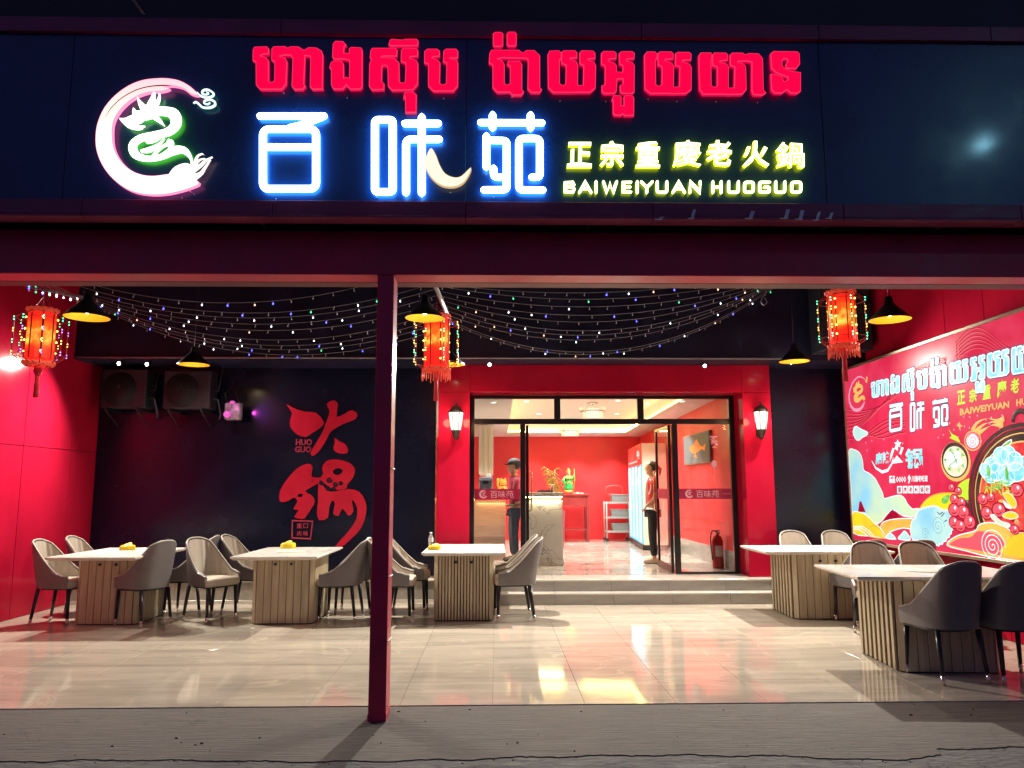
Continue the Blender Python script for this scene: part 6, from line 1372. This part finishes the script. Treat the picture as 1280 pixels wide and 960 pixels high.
# fire extinguisher
Ye = 11.95; a = PY(909.5, 714, Ye)
t = thing('fire_extinguisher', 'red fire extinguisher on the floor behind the right side pane', 'extinguisher', (min(a.x, XRI - .12), Ye, ZF + .002))
m_ = MB(); m_.lathe([(.001, 0), (.08, .0), (.085, .02), (.085, .40), (.06, .47), (.025, .50), (.02, .53), (.001, .53)], 18); obj('cylinder', m_, M('extinguisher_red', (.45, .01, .02), .25), t)
m_ = MB(); m_.box(-.02, -.09, .52, .02, .03, .54); m_.box(-.018, -.10, .56, .018, .02, .575); m_.tube([(0, 0, .53), (0, 0, .57)], .012, 6); obj('valve', m_, BLACK, t)
m_ = MB(); m_.tube(smooth_path([(0, .02, .54), (-.07, .0, .56), (-.11, -.02, .45), (-.10, -.03, .2), (-.09, -.02, .12)]), .010, 6); obj('hose', m_, BLACK, t)
m_ = MB(); m_.add([(.0862 * math.cos(q), .0862 * math.sin(q), z) for z in (.18, .34) for q in [math.radians(v) for v in range(-130, -39, 10)]], [(i, i + 1, i + 11, i + 10) for i in range(9)], smooth=True); obj('instruction_label', m_, WHITE, t)

# =================================================================== PEOPLE
def skin_mesh(nodes, edges, sub=2):
    """nodes: list of (x,y,z,r[,r2]); edges; root first"""
    me = bpy.data.meshes.new('b'); me.from_pydata([n[:3] for n in nodes], edges, [])
    o = bpy.data.objects.new('b', me); COL.objects.link(o)
    o.modifiers.new('s', 'SKIN'); mod2 = o.modifiers.new('u', 'SUBSURF'); mod2.levels = sub; mod2.render_levels = sub
    sk = me.skin_vertices[0].data
    for i, n in enumerate(nodes): sk[i].radius = (n[3], n[4] if len(n) > 4 else n[3]); sk[i].use_root = (i == 0)
    dg = bpy.context.evaluated_depsgraph_get(); r = bpy.data.meshes.new_from_object(o.evaluated_get(dg))
    mb_ = MB(); mb_.add([v.co[:] for v in r.vertices], [tuple(p_.vertices) for p_ in r.polygons], 0, True)
    bpy.data.objects.remove(o); return mb_
SKIN = M('skin', (.50, .27, .18), .5)
def person(label, loc, rz, Hh, cap, shirt, trousers, stripes, arms, shoes):
    """local: faces +Y ; arms: list of (elbow, wrist) for -x and +x side"""
    t = thing('person', label, 'person', loc, rz); k = Hh / 1.72
    S = lambda x, y, z, r, r2=None: (x * k, y * k, z * k, r * k, (r2 or r) * k)
    N = [S(0, 0, .93, .135, .10), S(0, 0, 1.10, .12, .09), S(0, -.01, 1.30, .15, .10), S(0, -.01, 1.42, .13, .08), S(0, 0, 1.50, .05), S(0, .015, 1.56, .055),
         S(-.09, 0, .86, .09), S(-.095, .02, .50, .062), S(-.10, -.01, .10, .042), S(-.10, .02, .05, .04), S(-.105, .12, .035, .032),
         S(.09, 0, .86, .09), S(.095, .02, .50, .062), S(.10, -.01, .10, .042), S(.10, .02, .05, .04), S(.105, .12, .035, .032)]
    Ed = [(0, 1), (1, 2), (2, 3), (3, 4), (4, 5), (0, 6), (6, 7), (7, 8), (8, 9), (9, 10), (0, 11), (11, 12), (12, 13), (13, 14), (14, 15)]
    for s, (el, wr_) in zip((-1, 1), arms):
        b_ = len(N); N += [S(s * .185, -.01, 1.395, .052), S(*el, .040), S(*wr_, .026), S(wr_[0] + (wr_[0] - el[0]) * .15, wr_[1] + (wr_[1] - el[1]) * .15, wr_[2] + (wr_[2] - el[2]) * .15, .034, .018)]; Ed += [(3, b_), (b_, b_ + 1), (b_ + 1, b_ + 2), (b_ + 2, b_ + 3)]
        # fingers
        d = (Vector(wr_) - Vector(el)).normalized(); h0 = Vector(wr_) + d * .07; sd = d.cross(Vector((0, 0, 1)));
        if sd.length < .1: sd = Vector((0, 1, 0))
        sd.normalize()
        for f in range(4):
            o_ = (f - 1.5) * .016; q0 = h0 + sd * o_; q1 = q0 + d * (.035 + .006 * (1.5 - abs(f - 1.5))); q2 = q1 + (d * .6 + Vector((0, 0, -.5))) * .03
            i0 = len(N); N += [S(*q0, .009), S(*q1, .008), S(*q2, .007)]; Ed += [(b_ + 3, i0), (i0, i0 + 1), (i0 + 1, i0 + 2)]
        q0 = Vector(wr_) + d * .03 + sd * .03; q1 = q0 + (d + sd * .6) * .03; i0 = len(N); N += [S(*q0, .011), S(*q1, .009)]; Ed += [(b_ + 2, i0), (i0, i0 + 1)]
    body = skin_mesh(N, Ed, 1)
    hd = MB(); n = 16; prof = [(.012, -.125), (.045, -.118), (.062, -.09), (.072, -.05), (.078, 0), (.080, .04), (.070, .085), (.045, .112), (.012, .122)]
    rings = []
    for r, z in prof:
        ring = []
        for i in range(n):
            a = 2 * PI * i / n; cx, sy = math.cos(a) * r, math.sin(a) * r * 1.22
            if sy > 0:                       # face side
                g = math.exp(-(math.cos(a) / .28) ** 2)
                sy += g * (.022 * math.exp(-((z + .015) / .022) ** 2) - .008 * math.exp(-((z - .018) / .015) ** 2) + .007 * math.exp(-((z + .062) / .014) ** 2) + .010 * math.exp(-((z + .105) / .02) ** 2))
            ring.append((cx * k, (sy + .02) * k, (z + 1.635) * k))
        rings.append(ring)
    # finer rings for the features
    hd.rings(rings, cap=True, smooth=True)
    for s in (-1, 1): hd.sphere((s * .079 * k, .01 * k, 1.63 * k), .018 * k, 6, 6, sx=.4, sz=1.5)
    body.add(hd.v, hd.f, 0, True)
    obj('body', body, SKIN, t)
    for s in (-1, 1): m_ = MB(); m_.sphere((s * .030 * k, .105 * k, 1.648 * k), .010 * k, 8, 6, sz=.6); obj('eye', m_, M('dark_features', (.05, .02, .02), .5), t)
    m_ = MB()
    m_.tube([(-.022 * k, .108 * k, 1.573 * k), (0, .115 * k, 1.575 * k), (.022 * k, .108 * k, 1.573 * k)], .005 * k, 5); obj('mouth', m_, M('dark_features', (.05, .02, .02), .5), t)
    HAIR = M('black_hair', (.012, .010, .012), .45, noise=((30, 30, 6), .5))
    m_ = MB(); m_.sphere((0, -.008 * k, 1.665 * k), .094 * k, 14, 10, sy=1.14, sz=1.08)
    m_.v = [(v[0], min(v[1], .075 * k) if v[2] > 1.69 * k else min(v[1], .0 * k), max(v[2], 1.57 * k)) for v in m_.v]
    m_.tube([(0, -.10 * k, 1.66 * k), (0, -.15 * k, 1.62 * k), (0, -.14 * k, 1.52 * k)], [.035 * k, .032 * k, .012 * k], 8, roundcap=True); obj('hair', m_, HAIR, t)
    if cap:
        m_ = MB(); m_.sphere((0, 0, 1.70 * k), .102 * k, 14, 8, sy=1.18, sz=.92); m_.v = [(v[0], v[1], max(v[2], 1.675 * k)) for v in m_.v]
        m_.prism([(-.075 * k, .08 * k), (-.06 * k, .17 * k), (0, .20 * k), (.06 * k, .17 * k), (.075 * k, .08 * k)], 1.672 * k, 1.684 * k); obj('cap', m_, M('black_cap', (.02, .022, .03), .7), t)
    ST = [S(0, 0, .90, .155, .118), S(0, 0, 1.10, .140, .108), S(0, -.01, 1.30, .170, .118), S(0, -.01, 1.42, .145, .093), S(0, 0, 1.475, .062)]; SE = [(0, 1), (1, 2), (2, 3), (3, 4)]
    for s, (el, wr_) in zip((-1, 1), arms): b_ = len(ST); e2 = Vector((s * .185, -.01, 1.395)).lerp(Vector(el), .85); ST += [S(s * .190, -.01, 1.40, .068), S(*e2, .066)]; SE += [(3, b_), (b_, b_ + 1)]
    sh = skin_mesh(ST, SE, 2); obj('shirt', sh, shirt, t)
    TT = [S(0, 0, .96, .150, .112), S(-.09, 0, .84, .10), S(-.095, .02, .50, .078), S(-.10, -.005, .11, .062), S(.09, 0, .84, .10), S(.095, .02, .50, .078), S(.10, -.005, .11, .062)]
    obj('trousers', skin_mesh(TT, [(0, 1), (1, 2), (2, 3), (0, 4), (4, 5), (5, 6)], 2), trousers, t)
    for s in (-1, 1):
        m_ = MB(); m_.tube([(s * .10 * k, -.06 * k, .045 * k), (s * .10 * k, .03 * k, .05 * k), (s * .105 * k, .15 * k, .035 * k)], [.045 * k, .048 * k, .036 * k], 10, roundcap=True); m_.v = [(v[0], v[1], max(v[2], .001)) for v in m_.v]; obj('shoe', m_, shoes, t)
    if stripes:
        m_ = MB(); m_.sphere((0, .062 * k, 1.588 * k), .052 * k, 10, 8, sx=1.05, sy=.95, sz=.85); obj('face_mask', m_, M('white_mask', (.8, .8, .8), .7), t)
        m_ = MB()
        for s in (-1, 1):
            m_.tube(smooth_path([(s * .05 * k, .085 * k, 1.46 * k), (s * .14 * k, .10 * k, 1.36 * k), (s * .16 * k, .11 * k, 1.15 * k), (s * .15 * k, .11 * k, .98 * k)]), .012 * k, 6, flat=.02, nrm=(0, 1, 0)); m_.tube(smooth_path([(s * .19 * k, .03 * k, 1.44 * k), (s * .245 * k, .02 * k, 1.30 * k), (s * .25 * k, .06 * k, 1.18 * k)]), .012 * k, 6)
            m_.tube(smooth_path([(s * .05 * k, -.095 * k, 1.46 * k), (s * .14 * k, -.11 * k, 1.36 * k), (s * .17 * k, -.10 * k, 1.15 * k), (s * .15 * k, -.115 * k, .98 * k)]), .012 * k, 6, flat=.02, nrm=(0, 1, 0))
        m_.tube([(-.16 * k, .0, .93 * k), (0, .125 * k, .93 * k), (.16 * k, 0, .93 * k), (0, -.125 * k, .93 * k)], .02 * k, 6, closed=True); obj('shirt_trim', m_, M('white_trim', (.8, .78, .75), .6), t)
    else:
        m_ = MB(); m_.tube([(-.165 * k, .0, .98 * k), (-.1 * k, .12 * k, .97 * k), (.1 * k, .12 * k, .97 * k), (.165 * k, 0, .98 * k), (.1 * k, -.12 * k, .98 * k), (-.1 * k, -.12 * k, .98 * k)], .022 * k, 6, closed=True); m_.tube([(-.08 * k, -.11 * k, 1.0 * k), (-.02 * k, -.13 * k, 1.2 * k), (.05 * k, -.10 * k, 1.45 * k)], .010 * k, 5); obj('apron_tie', m_, M('olive_cloth', (.20, .15, .08), .8), t)
    return t
f1 = PZ(643, 702, ZF); f2 = PZ(816.5, 704, ZF)
person('person in a black cap and dark red shirt standing side-on behind the left door frame', (f1.x, f1.y, ZF), math.radians(100), 1.66, True, M('maroon_shirt', (.32, .012, .04), .7, noise=((9, 9, 9), .2)), M('dark_jeans', (.03, .04, .07), .8, noise=((12, 12, 12), .4)), False,
       [((-.24, .03, 1.16), (-.17, .22, 1.10)), ((.24, .03, 1.16), (.17, .22, 1.10))], M('dark_shoe', (.03, .03, .03), .5))
person('person with tied hair in red shirt with white stripes behind right glass door', (f2.x + .02, f2.y, ZF), math.radians(78), 1.62, False, M('bright_red_shirt', (.60, .02, .03), .7, noise=((9, 9, 9), .2)), M('black_trousers', (.012, .012, .016), .8), True,
       [((-.25, -.06, 1.15), (-.19, .10, .98)), ((.25, -.06, 1.15), (.19, .10, .98))], M('beige_shoe', (.45, .35, .25), .6))

# =================================================================== STREET LAMP (seen as the cold glint in the sign)
v = PY(1229, 181, YS); d = (v - O); tt = (YS + 13) / d.y; lp = v + Vector((d.x, -d.y, d.z)) * tt
t = thing('street_lamp', 'street lamp across the road, seen as a cold glint in the sign', 'street lamp', (lp.x, lp.y, -.13))
m_ = MB(); m_.tube([(1.2, 0, 0), (1.2, 0, lp.z - .5), (1.0, 0, lp.z + .25), (.25, 0, lp.z + .3)], [.09, .06, .05, .05], 10); obj('pole', m_, STEEL, t)
m_ = MB(); m_.box(-.55, -.2, lp.z + .18, .35, .2, lp.z + .32, b=.03); obj('head', m_, STEEL, t)
SLM = E('cold_led', (.35, .85, 1), 150)
for xx in (-.35, .0, .25): m_ = MB(); m_.lathe([(.09, 0), (.001, -.03)], 12, (xx, 0, lp.z + .175)); obj('led_lens', m_, SLM, t)
lamp('SPOT', 'street_lamp_light', (lp.x, lp.y, lp.z + .1), 700, (.30, .75, 1), .2, math.radians(160), .8, target=(1, 2, 0))
print('objects', len(bpy.data.objects))
